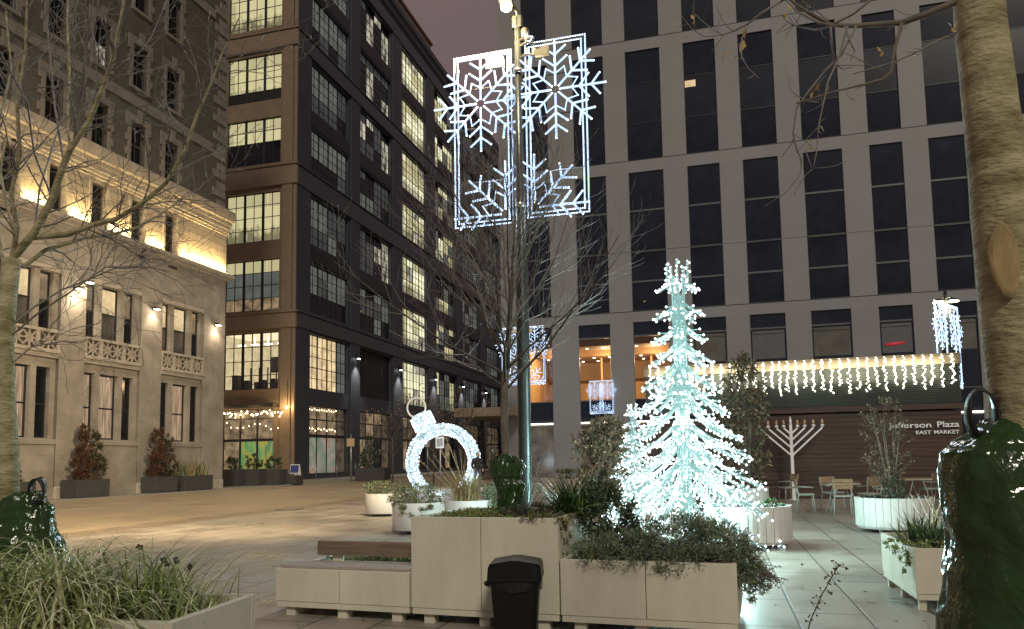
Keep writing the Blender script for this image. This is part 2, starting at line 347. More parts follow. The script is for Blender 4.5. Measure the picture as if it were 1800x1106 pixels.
def tag(o, label, cat, group=None, kind=None):
    if kind: o['kind'] = kind
    if label: o['label'] = label
    if cat: o['category'] = cat
    if group: o['group'] = group
    return o
def thing(name, label, cat, loc=(0, 0, 0), rz=0., group=None):
    o = bpy.data.objects.new(name, None); COL.objects.link(o); o.empty_display_size = .2
    o.location = loc; o.rotation_euler = (0, 0, rz); return tag(o, label, cat, group)
def struct(o): o['kind'] = 'structure'; return o
def dup(root, loc, rz=None, label=None, scale=None):
    kids = [c for c in bpy.data.objects if c.parent == root]
    r = root.copy(); COL.objects.link(r); r.location = loc
    if rz is not None: r.rotation_euler = (0, 0, rz)
    if scale: r.scale = (scale,)*3
    if label: r['label'] = label
    for ch in kids:
        if ch.type == 'LIGHT': continue
        c = ch.copy(); COL.objects.link(c); c.parent = r
        for g in [g for g in bpy.data.objects if g.parent == ch]:
            if g.type == 'LIGHT': continue
            h = g.copy(); COL.objects.link(h); h.parent = c
    return r
def light(name, typ, loc, energy, col, parent=None, size=.1, size_y=None, to=None, spot=None, blend=.6):
    d = bpy.data.lights.new(name, typ); d.energy = energy; d.color = col
    if typ == 'AREA':
        d.size = size
        if size_y: d.shape = 'RECTANGLE'; d.size_y = size_y
    else: d.shadow_soft_size = size
    if typ == 'SPOT': d.spot_size = spot; d.spot_blend = blend
    o = bpy.data.objects.new(name, d); COL.objects.link(o); o.location = loc
    if parent is not None: o.parent = parent
    if to is not None: o.rotation_euler = Vector(to).to_track_quat('-Z', 'Y').to_euler()
    return o
# ---------------------------------------------------------------- world
w = bpy.data.worlds.new('World'); scene.world = w; w.use_nodes = True
nt = w.node_tree; nt.nodes.clear()
SUN_EL, SUN_AZ = radians(36), radians(180+12)
sky = N(nt, 'ShaderNodeTexSky', sky_type='NISHITA'); sky.sun_disc = False; sky.sun_elevation = radians(-4); sky.sun_rotation = SUN_AZ
b1 = N(nt, 'ShaderNodeBackground'); b1.inputs[1].default_value = .05; nt.links.new(sky.outputs[0], b1.inputs[0])
b2 = N(nt, 'ShaderNodeBackground'); b2.inputs[1].default_value = SKYK = .80
tcw = N(nt, 'ShaderNodeTexCoord'); nzw = N(nt, 'ShaderNodeTexNoise'); nzw.inputs['Scale'].default_value = 2.2; nzw.inputs['Detail'].default_value = 5
rpw = N(nt, 'ShaderNodeValToRGB'); rpw.color_ramp.elements[0].position = .3; rpw.color_ramp.elements[1].position = .75
rpw.color_ramp.elements[0].color = (.145, .106, .116, 1); rpw.color_ramp.elements[1].color = (.20, .138, .134, 1)
nt.links.new(tcw.outputs['Generated'], nzw.inputs['Vector']); nt.links.new(nzw.outputs['Fac'], rpw.inputs[0]); nt.links.new(rpw.outputs[0], b2.inputs[0])
ad = N(nt, 'ShaderNodeAddShader'); wo = N(nt, 'ShaderNodeOutputWorld')
nt.links.new(b1.outputs[0], ad.inputs[0]); nt.links.new(b2.outputs[0], ad.inputs[1]); nt.links.new(ad.outputs[0], wo.inputs[0])
sd = bpy.data.lights.new('sun', 'SUN'); sd.energy = 1.0; sd.angle = radians(9); sd.color = (1, .925, .75)
so = bpy.data.objects.new('sun', sd); COL.objects.link(so)
sdir = -U*.80 + W*.36 + Vector((0, 0, .62))                       # towards the light
so.rotation_euler = (-sdir).to_track_quat('-Z', 'Y').to_euler()
scene.view_settings.view_transform = 'Standard'; scene.view_settings.look = 'None'
scene.view_settings.exposure = .28; scene.view_settings.gamma = 1
cy = scene.cycles
cy.use_denoising = True; cy.max_bounces = 6; cy.diffuse_bounces = 3; cy.glossy_bounces = 3; cy.transparent_max_bounces = 12
cy.sample_clamp_indirect = 3; cy.sample_clamp_direct = 0; cy.caustics_reflective = False; cy.caustics_refractive = False
cy.use_light_tree = True
try: cy.denoiser = 'OPENIMAGEDENOISE'
except Exception: pass

# ---------------------------------------------------------------- ground (local axes: x across the street grid, y along it)
def frame_obj(name, label=None, cat=None, loc=(0, 0, 0)):
    return thing(name, label, cat, loc, -A)
def gobj(mb, name, mats): o = mb.build(name, mats); o.rotation_euler = (0, 0, -A); return struct(o)
M['paver'] = blockmat('granite_pavers', (.335, .305, .26), (.395, .36, .305), (.12, .108, .09), 1.22, .59, (1, 0), .013, .44, .5, .5, .45, .8, .5, .2, 1.7)
M['street'] = blockmat('street_concrete', (.36, .295, .205), (.39, .32, .225), (.25, .205, .145), 2.4, 1.2, (1, 0), .010, .55, .3, .5, .22, .5, .45, .15)
M['gutter'] = mat('gutter_stone', (.26, .215, .155), .5, .3, 2, .2)
M['sidewalk'] = blockmat('sidewalk_slab', (.27, .25, .22), (.30, .275, .24), (.17, .155, .135), 1.5, 1.5, (1, 0), .01, .75, .3)
def zr(t): return max(0., min(.09, (-t-12.6)/(24.4-12.6)*.09))
mb = MB(); ts = [600, 100, 30, 5, -12.6]; ss = [-200, -20, 0, 30, 60, 120, 700]
for i in range(len(ts)-1):
    for j in range(len(ss)-1): mb.quad((ts[i], ss[j], 0), (ts[i+1], ss[j], 0), (ts[i+1], ss[j+1], 0), (ts[i], ss[j+1], 0))
mb.quad((-24.4, -200, .09), (-700, -200, .09), (-700, 700, .09), (-24.4, 700, .09))
gobj(mb, 'ground', 'paver')
mb = MB()
for j in range(len(ss)-1): mb.quad((-12.6, ss[j], 0), (-13.5, ss[j], zr(-13.5)), (-13.5, ss[j+1], zr(-13.5)), (-12.6, ss[j+1], 0))
gobj(mb, 'gutter', 'gutter')
mb = MB()
for j in range(len(ss)-1): mb.quad((-13.5, ss[j], zr(-13.5)), (-24.4, ss[j], .09), (-24.4, ss[j+1], .09), (-13.5, ss[j+1], zr(-13.5)))
gobj(mb, 'street', 'street')
mb = MB(); mb.box(-60, -24.55, -60, 160, -.2, .15); gobj(mb, 'sidewalk', 'sidewalk')
mb = MB(); mb.box(-24.55, -24.4, -60, 160, -.2, .154); gobj(mb, 'kerb', 'kerb')
dc = thing('drain_cover', 'dark rectangular drain cover set in the pale plaza paving', 'drain cover', ground(509, 896)+Vector((0, 0, .004)), -A)
mb = MB(); mb.box(-.35, .35, -.28, .28, 0, .012); mb.build('frame', 'steel', dc)
mb = MB()
for k in range(9): mb.box(-.3, .3, -.24+k*.055, -.215+k*.055, .0122, .018)
mb.build('grate', 'kerb', dc)

# ---------------------------------------------------------------- building helpers
def wall(mb, f, a0, a1, z0, z1, ops, depth, mi=0, rmi=None):
    """front skin with openings (a0,a1,z0,z1) and their reveals"""
    rmi = mi if rmi is None else rmi
    As = sorted({a0, a1, *[o[0] for o in ops], *[o[1] for o in ops]}); Zs = sorted({z0, z1, *[o[2] for o in ops], *[o[3] for o in ops]})
    for i in range(len(As)-1):
        j = 0
        while j < len(Zs)-1:
            ca, cz = (As[i]+As[i+1])/2, (Zs[j]+Zs[j+1])/2
            if any(o[0] < ca < o[1] and o[2] < cz < o[3] for o in ops): j += 1; continue
            k = j
            while k+1 < len(Zs)-1 and not any(o[0] < ca < o[1] and o[2] < (Zs[k+1]+Zs[k+2])/2 < o[3] for o in ops): k += 1
            mb.quad(f(As[i], Zs[j], 0), f(As[i+1], Zs[j], 0), f(As[i+1], Zs[k+1], 0), f(As[i], Zs[k+1], 0), mi); j = k+1
    for a, b, c, d in ops:
        mb.quad(f(a, c, 0), f(a, c, depth), f(a, d, depth), f(a, d, 0), rmi); mb.quad(f(b, c, 0), f(b, d, 0), f(b, d, depth), f(b, c, depth), rmi)
        mb.quad(f(a, c, 0), f(b, c, 0), f(b, c, depth), f(a, c, depth), rmi); mb.quad(f(a, d, 0), f(a, d, depth), f(b, d, depth), f(b, d, 0), rmi)
_wc = {}
def window(par, loc, side, w, h, cols, rows, cells, fm='steel', bar=.05, big=None, name='window', jam=.07, thick=.09):
    """frame with glazing bars (a part) and its glass (a sub-part); cells(ix, iz) names the glass of each light"""
    key = (round(w, 2), round(h, 2), tuple(cols), tuple(rows), fm, bar, jam)
    if key not in _wc:
        mb = MB(); T = thick
        mb.box(-w/2, -w/2+jam, 0, T, 0, h); mb.box(w/2-jam, w/2, 0, T, 0, h)
        mb.box(-w/2+jam, w/2-jam, 0, T, 0, jam); mb.box(-w/2+jam, w/2-jam, 0, T, h-jam, h)
        for c, k in cols: x = -w/2+w*c; mb.box(x-bar*k/2, x+bar*k/2, .012, T-.008, jam, h-jam)
        xs = [-w/2+jam]+[-w/2+w*c for c, k in cols]+[w/2-jam]
        for r, k in rows:
            z = h*r
            for i in range(len(xs)-1):
                a = xs[i]+(bar*cols[i-1][1]/2 if i > 0 else 0); b = xs[i+1]-(bar*cols[i][1]/2 if i < len(cols) else 0)
                mb.box(a, b, .02, T-.015, z-bar*k/2, z+bar*k/2)
        _wc[key] = mb.build(name, fm, par); o = _wc[key]
    else:
        o = _wc[key].copy(); COL.objects.link(o); o.parent = par; o.name = name
    o.location = loc; o.rotation_euler = (0, 0, pi/2 if side else 0)
    xs = [-w/2]+[-w/2+w*c for c, k in (big if big is not None else cols)]+[w/2]; zs = [0]+[h*r for r, k in rows]+[h]
    pb = MB(); names = []
    for i in range(len(xs)-1):
        for j in range(len(zs)-1):
            m = cells(i, j)
            if m is None: continue
            if m not in names: names.append(m)
            y = thick*.55
            pb.quad((xs[i], y, zs[j]), (xs[i+1], y, zs[j]), (xs[i+1], y, zs[j+1]), (xs[i], y, zs[j+1]), names.index(m))
    if names: pb.build('pane', names, o)
    return o

# ---------------------------------------------------------------- limestone building on the left
SB = frame_obj('limestone_building', 'old limestone building with lit cornice and brown brick tower above, left side', 'building')
T1 = -25.45; E1 = 34.3; B1 = 15.0
fs = lambda a, z, d: (T1-d, a, z)
bays = [(16.35, 19.45), (20.75, 23.88), (25.14, 28.27), (29.6, 32.6)]
def trio(b): w_ = b[1]-b[0]; return [(b[0]+.1, b[0]+.72), (b[0]+.98, b[0]+2.0), (b[0]+2.26, b[0]+2.88)]
# lower storeys: recessed bay walls between smooth pilasters
ops_g, ops_2 = [], []
mb = MB()
for b in bays:
    og = [(x0, x1, 2.55, 5.36) for x0, x1 in trio(b)]; o2 = [(x0, x1, 6.9, 9.2) for x0, x1 in trio(b)]
    g = lambda a, z, d: fs(a, z, d+.16)
    wall(mb, g, b[0], b[1], .15, 9.45, og+o2, .26); ops_g.append(og); ops_2.append(o2)
    mb.quad(fs(b[0], .15, 0), fs(b[0], .15, .16), fs(b[0], 9.45, .16), fs(b[0], 9.45, 0)); mb.quad(fs(b[1], .15, 0), fs(b[1], 9.45, 0), fs(b[1], 9.45, .16), fs(b[1], .15, .16))
    mb.quad(fs(b[0], 9.45, 0), fs(b[1], 9.45, 0), fs(b[1], 9.45, .16), fs(b[0], 9.45, .16))
mb.quad((T1, E1, .15), (T1-6, E1, .15), (T1-6, E1, 14), (T1, E1, 14))
wall(mb, fs, B1, E1, 9.45, 11.42, [], .1)
mb.build('wall', 'lime_side', SB)
edges = [B1]+[x for b in bays for x in b]+[E1]
for i in range(0, len(edges), 2):
    a, b = edges[i], edges[i+1]
    mb = MB(); mb.bev(T1-.3, T1+.004, a, b, .15, 9.452, .015); mb.build('pilaster', 'lime_side', SB)
    mb = MB(); mb.bev(T1-.2, T1+.06, a-.02, b+.02, .15, .62, .03); mb.build('plinth', 'lime', SB)
for bi, b in enumerate(bays):
    mb = MB(); mb.bev(T1-.16, T1-.03, b[0]+.002, b[1]-.002, .15, 2.3, .03); mb.bev(T1-.2, T1+.03, b[0]+.003, b[1]-.003, 2.3, 2.5, .03); mb.build('dado', 'lime_side', SB)
    # pierced balcony front
    mb = MB(); bx0, bx1 = b[0]+.003, b[1]-.003
    mb.bev(T1-.16, T1+.10, bx0, bx1, 5.92, 6.06, .02); mb.bev(T1-.16, T1+.02, bx0, bx1, 5.74, 5.92, .02); mb.bev(T1-.12, T1+.05, bx0, bx1, 6.74, 6.86, .02)
    cuts = [b[0]+.003, b[0]+.85, b[0]+2.13, b[1]-.003]
    for x in cuts: mb.box(T1-.09, T1+.035, max(bx0, x-.08), min(bx1, x+.08), 6.06, 6.74)
    for i in range(3):
        x0, x1 = cuts[i]+.08, cuts[i+1]-.08; nn = 2 if i == 1 else 1; dx = (x1-x0)/nn
        for k in range(nn):
            cx, cz = x0+dx*(k+.5), 6.4; hx, hz = dx/2, .34
            for q in range(8):
                an = q*pi/4; L_ = min(hx/max(abs(cos(an)), 1e-6), hz/max(abs(sin(an)), 1e-6))
                mb.bar((T1-.03, cx, cz), (T1-.03, cx+cos(an)*L_, cz+sin(an)*L_), .055, .07, Vector((1, 0, 0)))
            for q in range(8):
                a1, a2 = q*pi/4, (q+1)*pi/4
                mb.bar((T1-.03, cx+cos(a1)*hx*.55, cz+sin(a1)*hz*.55), (T1-.03, cx+cos(a2)*hx*.55, cz+sin(a2)*hz*.55), .04, .06, Vector((1, 0, 0)))
    mb.box(T1-.158, T1-.10, bx0, bx1, 6.06, 6.74, 1)
    mb.build('balustrade', ['lime', 'bark_dark'], SB)
    mb = MB(); mb.bev(T1-.16, T1+.0, bx0, bx1, 9.22, 9.449, .03); mb.build('lintel', 'lime', SB)
    for k, (x0, x1, z0, z1) in enumerate(ops_2[bi]):
        lit = (k == 1) or R.random() < .3
        window(SB, (T1-.34, (x0+x1)/2, z0), True, x1-x0, z1-z0, [], [(.5, 1.2)], (lambda i, j, L=lit: ('shop_dark' if j == 0 else 'lit_warm') if L else ('glass' if j == 0 else 'shop')), 'steel', .06)
    for k, (x0, x1, z0, z1) in enumerate(ops_g[bi]):
        lit = k == 1 or (k == 0 and bi % 2 == 0)
        window(SB, (T1-.34, (x0+x1)/2, z0), True, x1-x0, z1-z0, [], [(.48, 1.2)], (lambda i, j, L=lit: 'curtain' if L else 'glass'), 'steel', .06)
# third storey, rusticated, uplit
win3 = [(c-.42, c+.42, 11.72, 13.62) for c in (16.95, 19.15, 21.4, 23.5, 25.62, 27.86, 30.02)]
mb = MB(); wall(mb, fs, B1, E1, 11.42, 13.9, win3, .3); mb.build('upper_wall', 'rough_lime', SB)
for x0, x1, z0, z1 in win3:
    mb = MB(); mb.box(T1-.1, T1+.05, x1+.003, x1+.14, z0, z1); mb.box(T1-.1, T1+.05, x0-.14, x0-.003, z0, z1); mb.build('window_jamb', 'lime', SB)
    window(SB, (T1-.26, (x0+x1)/2, z0), True, x1-x0, z1-z0, [], [(.5, 1.2)], lambda i, j: 'glass', 'bark_dark', .06)
mb = MB(); prof = [(0, 11.30), (.08, 11.30), (.10, 11.36), (.31, 11.42), (.34, 11.46), (.34, 11.58), (.30, 11.62), (0, 11.66)]
def mould(mb, prof, t, s0, s1, ret=0):
    n = len(prof); a = [(t+x, s0, z) for x, z in prof]; b = [(t+x, s1+x*ret, z) for x, z in prof]
    mb.add(a+b, [(i, i+1, n+i+1, n+i) for i in range(n-1)])
    if ret:
        c = [(t-6, s1+x*ret, z) for x, z in prof]
        mb.add(b+c, [(i, i+1, n+i+1, n+i) for i in range(n-1)])
    else: mb.add(b, [tuple(range(n))])
mould(mb, prof, T1, B1, E1, 1); mb.build('ledge', 'lime', SB)
mb = MB(); mould(mb, [(0, 13.78), (.04, 13.80), (.05, 13.92), (.09, 13.95), (.10, 14.08), (.13, 14.12), (.14, 14.3), (.15, 14.32)], T1, B1, E1, 1)
mould(mb, [(.12, 14.30), (.19, 14.44), (.2, 14.52), (.28, 14.60), (.30, 14.74), (.31, 14.78), (.34, 15.0), (.35, 15.1), (.2, 15.2), (0, 15.22)], T1, B1, E1, 1)
s = B1
while s < E1+.2: mb.box(T1+.10, T1+.19, s, s+.085, 14.325, 14.43); s += .17
mb.build('cornice', 'lime', SB)
for s in (19.1, 21.3, 28.05, 30.2):
    mb = MB(); mb.box(T1-.02, T1+.012, s-.3, s+.3, 10.98, 11.1); mb.build('vent', 'steel', SB)
# uplights on the ledge between the third storey windows
ups = [(B1+.3, win3[0][0]-.2)]+[(win3[i][1]+.18, win3[i+1][0]-.18) for i in range(len(win3)-1)]+[(win3[-1][1]+.25, E1-.1)]
for a, b in ups[1:]:
    mb = MB(); mb.box(T1+.10, T1+.16, a, b, 11.645, 11.70); o = mb.build('uplight', 'warm_strip', SB)
    light('uplight_lamp', 'AREA', (T1+.17, (a+b)/2, 11.74), 62*(b-a), (1, .68, .26), o, b-a, .06, to=(-.42, 0, 1))
for s, t in ((24.5, 0), (28.95, 0), (33.45, 0), (20.1, 0), (25.05, 1)):
    z = 8.72 if not t else 9.1
    mb = MB(); mb.box(T1, T1+.1, s-.06, s+.06, z-.06, z+.08); mb.bev(T1+.1, T1+.34, s-.14, s+.14, z, z+.09, .01)
    o = mb.build('wall_lamp', 'steel', SB); mb = MB(); mb.box(T1+.13, T1+.33, s-.12, s+.12, z-.03, z-.004); mb.build('lens', 'sconce_lens', o)
    light('wall_lamp_light', 'SPOT', (T1+.3, s, z-.06), 85, (1, .80, .54), o, .06, to=(-.12, 0, -1), spot=radians(125), blend=.9)
    light('wall_lamp_spill', 'POINT', (T1+.45, s, z-.1), 20, (1, .80, .54), o, .08)
# brick tower above
tw = [(c-.44, c+.44, z, z+2.05) for c in (16.6, 18.8, 21.0, 23.3, 25.62, 27.86, 30.05) for z in (15.25, 19.0, 22.78, 26.55, 30.3)]
mb = MB(); wall(mb, lambda a, z, d: fs(a, z, d+.12), B1, E1-.1, 15.2, 36, tw, .22)
mb.quad((T1-.12, E1-.1, 15.2), (T1-8, E1-.1, 15.2), (T1-8, E1-.1, 36), (T1-.12, E1-.1, 36)); mb.build('tower_wall', 'brick', SB)
mb = MB(); z = 15.22; k = 0
while z < 35.8:
    L_ = 1.05 if k % 2 else .68
    mb.bev(T1-.4, T1-.08, E1-.08-L_, E1-.06, z, z+.40, .015); z += .42 if k % 2 else .60; k += 1
mb.build('quoins', 'quoin', SB)
for z in (18.05, 25.55, 33.1):
    mb = MB(); mb.bev(T1-.3, T1-.05, B1, E1-1.15, z, z+.5, .03); mb.build('belt_course', 'quoin', SB)
for x0, x1, z0, z1 in tw:
    mb = MB()
    for q in range(6):
        L_ = .34 if q % 2 else .20; zz = z0+(z1-z0)*q/6; zt = z0+(z1-z0)*(q+1)/6-.004
        mb.bev(T1-.2, T1-.07, x0-L_, x0-.002, zz, zt, .01); mb.bev(T1-.2, T1-.07, x1+.002, x1+L_, zz, zt, .01)
    mb.bev(T1-.2, T1-.03, x0-.2, x1+.2, z0-.16, z0-.003, .02); mb.bev(T1-.2, T1-.07, x0-.34, x1+.34, z1+.003, z1+.34, .02)
    mb.prism([(0, 0), (.2, 0), (.26, .62), (-.06, .62)], 0, .07); o = None
    n_ = 8; vs = mb.v[-n_:]; mb.v[-n_:] = [(T1-.07+v[1], (x0+x1)/2-.1+v[0], z1+.004+v[2]) for v in vs]
    mb.build('window_surround', 'quoin', SB)
    r_ = R.random(); sp_ = (lambda i, j: 'glass') if r_ < .86 else (lambda i, j: 'reflect_patch' if j == 0 else 'glass')
    if abs(x0-25.18) < .1 and abs(z0-19) < .1: sp_ = lambda i, j: 'reflect_patch' if j == 0 else 'glass'
    window(SB, (T1-.28, (x0+x1)/2, z0), True, x1-x0, z1-z0, [(.5, .7)], [(.5, 1.3)], sp_, 'bark_dark', .06)
mb = MB(); mb.box(T1-8, T1-.85, B1, E1-.3, .15, 35.9); mb.box(T1-20, T1-.2, B1, E1-.2, 36, 36.3); mb.build('core', 'steel', SB)

# ---------------------------------------------------------------- dark office block with brown end wall
DB = frame_obj('office_block', 'dark steel-windowed office block with a brown end wall and string lights', 'building')
T2, S2 = -30.65, 49.5
f2 = lambda a, z, d: (T2-d, a, z); fb = lambda a, z, d: (a, S2+d, z)
bay0 = [(51.8, 58.05), (60.3, 66.9)]+[(69.7+9.3*i, 76.3+9.3*i) for i in range(6)]
rows2 = [(7.2, 11.55), (13.3, 17.2), (18.75, 22.65), (24.7, 28.3), (29.8, 33.8), (35.6, 39.6), (41.1, 45.0)]
ops = [(a, b, z0, z1) for a, b in bay0 for z0, z1 in rows2]+[(a, b, .5, 5.9) for a, b in bay0]
mb = MB(); wall(mb, f2, S2, 130, .15, 48.2, ops, .3); mb.build('street_wall', 'dark', DB)
for i, (a, b) in enumerate(bay0):                                     # piers stand proud, with a base and string courses between
    a0 = S2 if i == 0 else bay0[i-1][1]
    mb = MB(); mb.bev(T2-.1, T2+.14, a0+(.002 if i == 0 else .25), a-.25, .15, 46.4, .03); mb.build('pier', 'dark', DB)
for z0, z1 in ((11.75, 12.9), (22.85, 24.4), (34.0, 35.3), (45.2, 46.6)):
    mb = MB(); mb.bev(T2-.1, T2+.2, S2+.003, 130, z0, z1, .05); mb.bev(T2-.1, T2+.28, S2+.003, 130, z1, z1+.12, .03); mb.build('string_course', 'dark_trim', DB)
for z0, z1 in ((17.3, 18.6), (28.4, 29.7), (39.7, 41.0)):
    for a, b in bay0[:5]:
        mb = MB(); mb.box(T2-.1, T2+.01, a+.003, b-.003, z0, z1); mb.box(T2-.1, T2+.05, a+.004, b-.004, z0+.05, z0+.16); mb.build('spandrel', 'steel', DB)
mb = MB(); mould(mb, [(0, 46.9), (.3, 47.0), (.35, 47.5), (.6, 47.7), (.65, 48.2), (0, 48.3)], T2, S2, 130); mb.box(T2-20, T2-.01, S2+.3, 130, 47.9, 48.25)
mb.build('parapet', 'dark_trim', DB)
mb = MB(); mb.box(-44, -32, 69, 81.5, 48.3, 51.9); mb.bev(-44.2, -31.8, 68.8, 81.7, 51.9, 52.2, .05); mb.build('penthouse', 'brown_trim', DB)
cols4 = [(1/6*.72, 1)] if 0 else [(.125, .7), (.25, 2.6), (.375, .7), (.5, 2.6), (.625, .7), (.75, 2.6), (.875, .7)]
big4 = [(.25, 1), (.5, 1), (.75, 1)]
def states(bi, ri):
    def c(i, j):
        if bi == 2: return R.choice(['lit_white', 'lit_green', 'lit_green', 'lit_white', 'reflect_patch'] if i > 0 else ['lit_green', 'lit_white'])
        if bi == 0:
            if ri == 0: return 'lit_warm' if i < 3 and j < 2 else ('lit_warm' if i < 3 else 'lit_dim')
            return R.choice(['lit_dim', 'lit_dim', 'lit_dim2', 'lit_dim']) if j > 0 else R.choice(['glass', 'lit_dim2', 'lit_dim'])
        if bi == 1:
            if ri == 0: return 'panel'
            return R.choice(['reflect_patch', 'lit_dim2', 'glass', 'glass']) if ri in (2, 4, 5, 6) else R.choice(['lit_dim', 'lit_dim2', 'glass'])
        if bi == 3: return R.choice(['lit_dim', 'lit_white', 'lit_green', 'glass']) if ri > 2 else R.choice(['lit_dim', 'lit_green', 'lit_dim2', 'glass'])
        return R.choice(['glass', 'lit_dim2', 'lit_dim2', 'lit_dim'])
    return c
for bi, (a, b) in enumerate(bay0):
    for ri, (z0, z1) in enumerate(rows2):
        st_ = states(bi, ri); memo = {}
        def cell(i, j, m=memo, q=st_, ri=ri, bi=bi):
            if (i, j//2) not in m: m[(i, j//2)] = q(i, j)
            return m[(i, j//2)]
        window(DB, (T2-.25, (a+b)/2, z0), True, b-a, z1-z0, cols4, [(.2, .7), (.4, 1.0), (.6, .7), (.8, .7)], cell, 'steel', .07, big4)
    g = 'mural' if bi == 0 else 'shop'
    def shop(i, j, bi=bi):
        if bi == 0: return ('mural_red' if i < 3 else 'shop_dark') if j == 0 else ('shop' if i < 3 else 'shop_dark')
        return R.choice(['shop', 'shop_dark', 'shop_dark', 'glass']) if bi < 4 else 'shop_dark'
    window(DB, (T2-.25, (a+b)/2, .5), True, b-a, 5.4, [(.25, 1), (.5, 1.2), (.75, 1)], [(.56, 2.5), (.8, 1)], shop, 'steel', .1, name='shopfront')
# brown end wall
wb = [(-39.9, -35.1), (-36.85, -32.1)]
rowsb = [(7.05, 11.45), (13.15, 17.15), (18.6, 22.5), (24.75, 28.5), (29.9, 33.75), (35.9, 39.6), (41, 44.8)]
ob = [(-36.9, -32.0, z0, z1) for z0, z1 in rowsb]+[(-42.6, -37.9, z0, z1) for z0, z1 in rowsb]+[(-36.9, -32.35, .3, 5.55)]
mb = MB(); wall(mb, fb, -44, T2, .15, 46, ob, .3); mb.build('end_wall', 'brown', DB)
mb = MB(); mb.bev(-31.75, -30.86, S2-.16, S2+.1, .15, 46, .03); mb.bev(-30.8, T2+.13, S2-.11, S2+.05, .15, 46, .03); mb.build('corner_pier', 'brown_trim', DB)
for z0, z1 in ((11.65, 12.8), (22.85, 24.35), (34.0, 35.3), (45, 46.5)):
    mb = MB(); mb.bev(-44, T2+.22, S2-.24, S2+.1, z0, z1, .05); mb.bev(-44, T2+.3, S2-.34, S2+.1, z1, z1+.13, .03); mb.build('end_wall_course', 'brown_trim', DB)
for z0, z1 in ((17.2, 18.55), (28.55, 29.85), (39.65, 40.95)):
    mb = MB(); mb.box(-36.9, -32.0, S2+.02, S2+.2, z0, z1); mb.build('end_wall_spandrel', 'panel', DB)
c6 = [(1/6, .7), (1/3, 3), (.5, .7), (2/3, 3), (5/6, .7)]; b6 = [(1/3, 1), (2/3, 1)]
for ri, (z0, z1) in enumerate(rowsb):
    def ce(i, j, ri=ri):
        if ri == 0: return 'clear'
        if ri == 1: return 'lit_green' if j == 3 else ('lit_dim' if j else 'shop')
        if ri in (3,): return 'lit_green' if j > 1 else ('lit_white' if j == 1 and 0 else 'glass')
        if ri in (4,): return 'lit_green' if j > 0 else 'panel'
        return 'lit_green'
    window(DB, (-34.45, S2+.22, z0), False, 4.9, z1-z0, c6, [(.25, .7), (.5, .7), (.75, .7)], ce, 'steel', .075, b6)
# the lit room behind the lowest brown-wall window
mb = MB(); x0, x1, y0, y1, z0, z1 = -37.5, -31.5, S2+.5, S2+4.5, 6.95, 11.6
mb.quad((x0, y1, z0), (x1, y1, z0), (x1, y1, z1), (x0, y1, z1)); mb.quad((x0, y0, z0), (x1, y0, z0), (x1, y1, z0), (x0, y1, z0), 2)
mb.quad((x0, y0, z1), (x1, y0, z1), (x1, y1, z1), (x0, y1, z1), 1); mb.quad((x0, y0, z0), (x0, y1, z0), (x0, y1, z1), (x0, y0, z1)); mb.quad((x1, y0, z0), (x1, y1, z0), (x1, y1, z1), (x1, y0, z1))
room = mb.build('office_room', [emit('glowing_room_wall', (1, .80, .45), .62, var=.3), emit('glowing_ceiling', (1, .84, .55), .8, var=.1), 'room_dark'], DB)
mb = MB()
for k in range(7):
    x = -36.9+k*.8; h_ = R.uniform(.8, 1.5)
    mb.box(x, x+.5, S2+1.2+.3*(k % 3), S2+1.7+.3*(k % 3), 7, 7+h_); mb.box(x-.1, x+.7, S2+2.2, S2+2.3, 7.7, 7.76)
    mb.box(x+.1, x+.16, S2+3.4, S2+3.5, 7, 9.2)
mb.box(-35.2, -33.6, S2+3.9, S2+4.0, 8.8, 10.1); mb.box(-33.2, -32.6, S2+3.7, S2+3.8, 7, 10.4)
mb.build('furniture', 'steel', room)
mb = MB()
for k in range(4): mb.tube([(-36.6+k*1.2, S2+2, 11.4), (-36.6+k*1.2, S2+2, 10.9)], .02, 5); mb.box(-36.9+k*1.2, -36.3+k*1.2, S2+1.9, S2+2.1, 10.8, 10.88)
mb.build('pendant_lamp', 'downlight', room)
def gcell(i, j): return 'mural_green' if j == 0 and i > 0 else ('shop' if j < 2 else 'shop')
window(DB, (-34.62, S2+.2, .3), False, 4.5, 5.25, [(1/3, 1.5), (2/3, 1.5)], [(.55, 2), (.86, 1)], gcell, 'steel', .1, name='shopfront')
mb = MB(); mb.box(-44, T2-.5, S2+4.6, S2+40, .15, 47.8); mb.box(T2-12, T2-.9, S2+4.6, 130, .16, 47.7); mb.box(-37.6, -31.4, S2+.9, S2+4.55, .16, 6.9); mb.box(-44, T2-.8, S2+.7, S2+4.58, 11.7, 47.6)
mb.build('core', 'steel', DB)
for i, (s, t) in enumerate(((59.2, 0), (68.3, 0), (77.9, 0), (87.2, 0), (96.5, 0), (50.4, 1))):
    if t: continue
    z = 10.55; mb = MB(); mb.box(T2+.14, T2+.3, s-.08, s+.08, z, z+.3); mb.tube([(T2+.42, s, z-.1), (T2+.42, s, z+.35)], .12, 10); o = mb.build('wall_lamp', 'steel', DB)
    mb = MB(); mb.tube([(T2+.42, s, z-.16), (T2+.42, s, z-.101)], .13, 10); mb.build('lens', 'cool_lens', o)
    light('wall_lamp_light', 'SPOT', (T2+.75, s, z-.2), 900, (1, .93, .80), o, .1, to=(-.14, 0, -1), spot=radians(75), blend=.8)
zc = 5.62
mb = MB(); mb.bev(-44, -31.8, S2-.9, S2-.1, zc, zc+.22, .02); mb.build('awning', 'steel', DB)

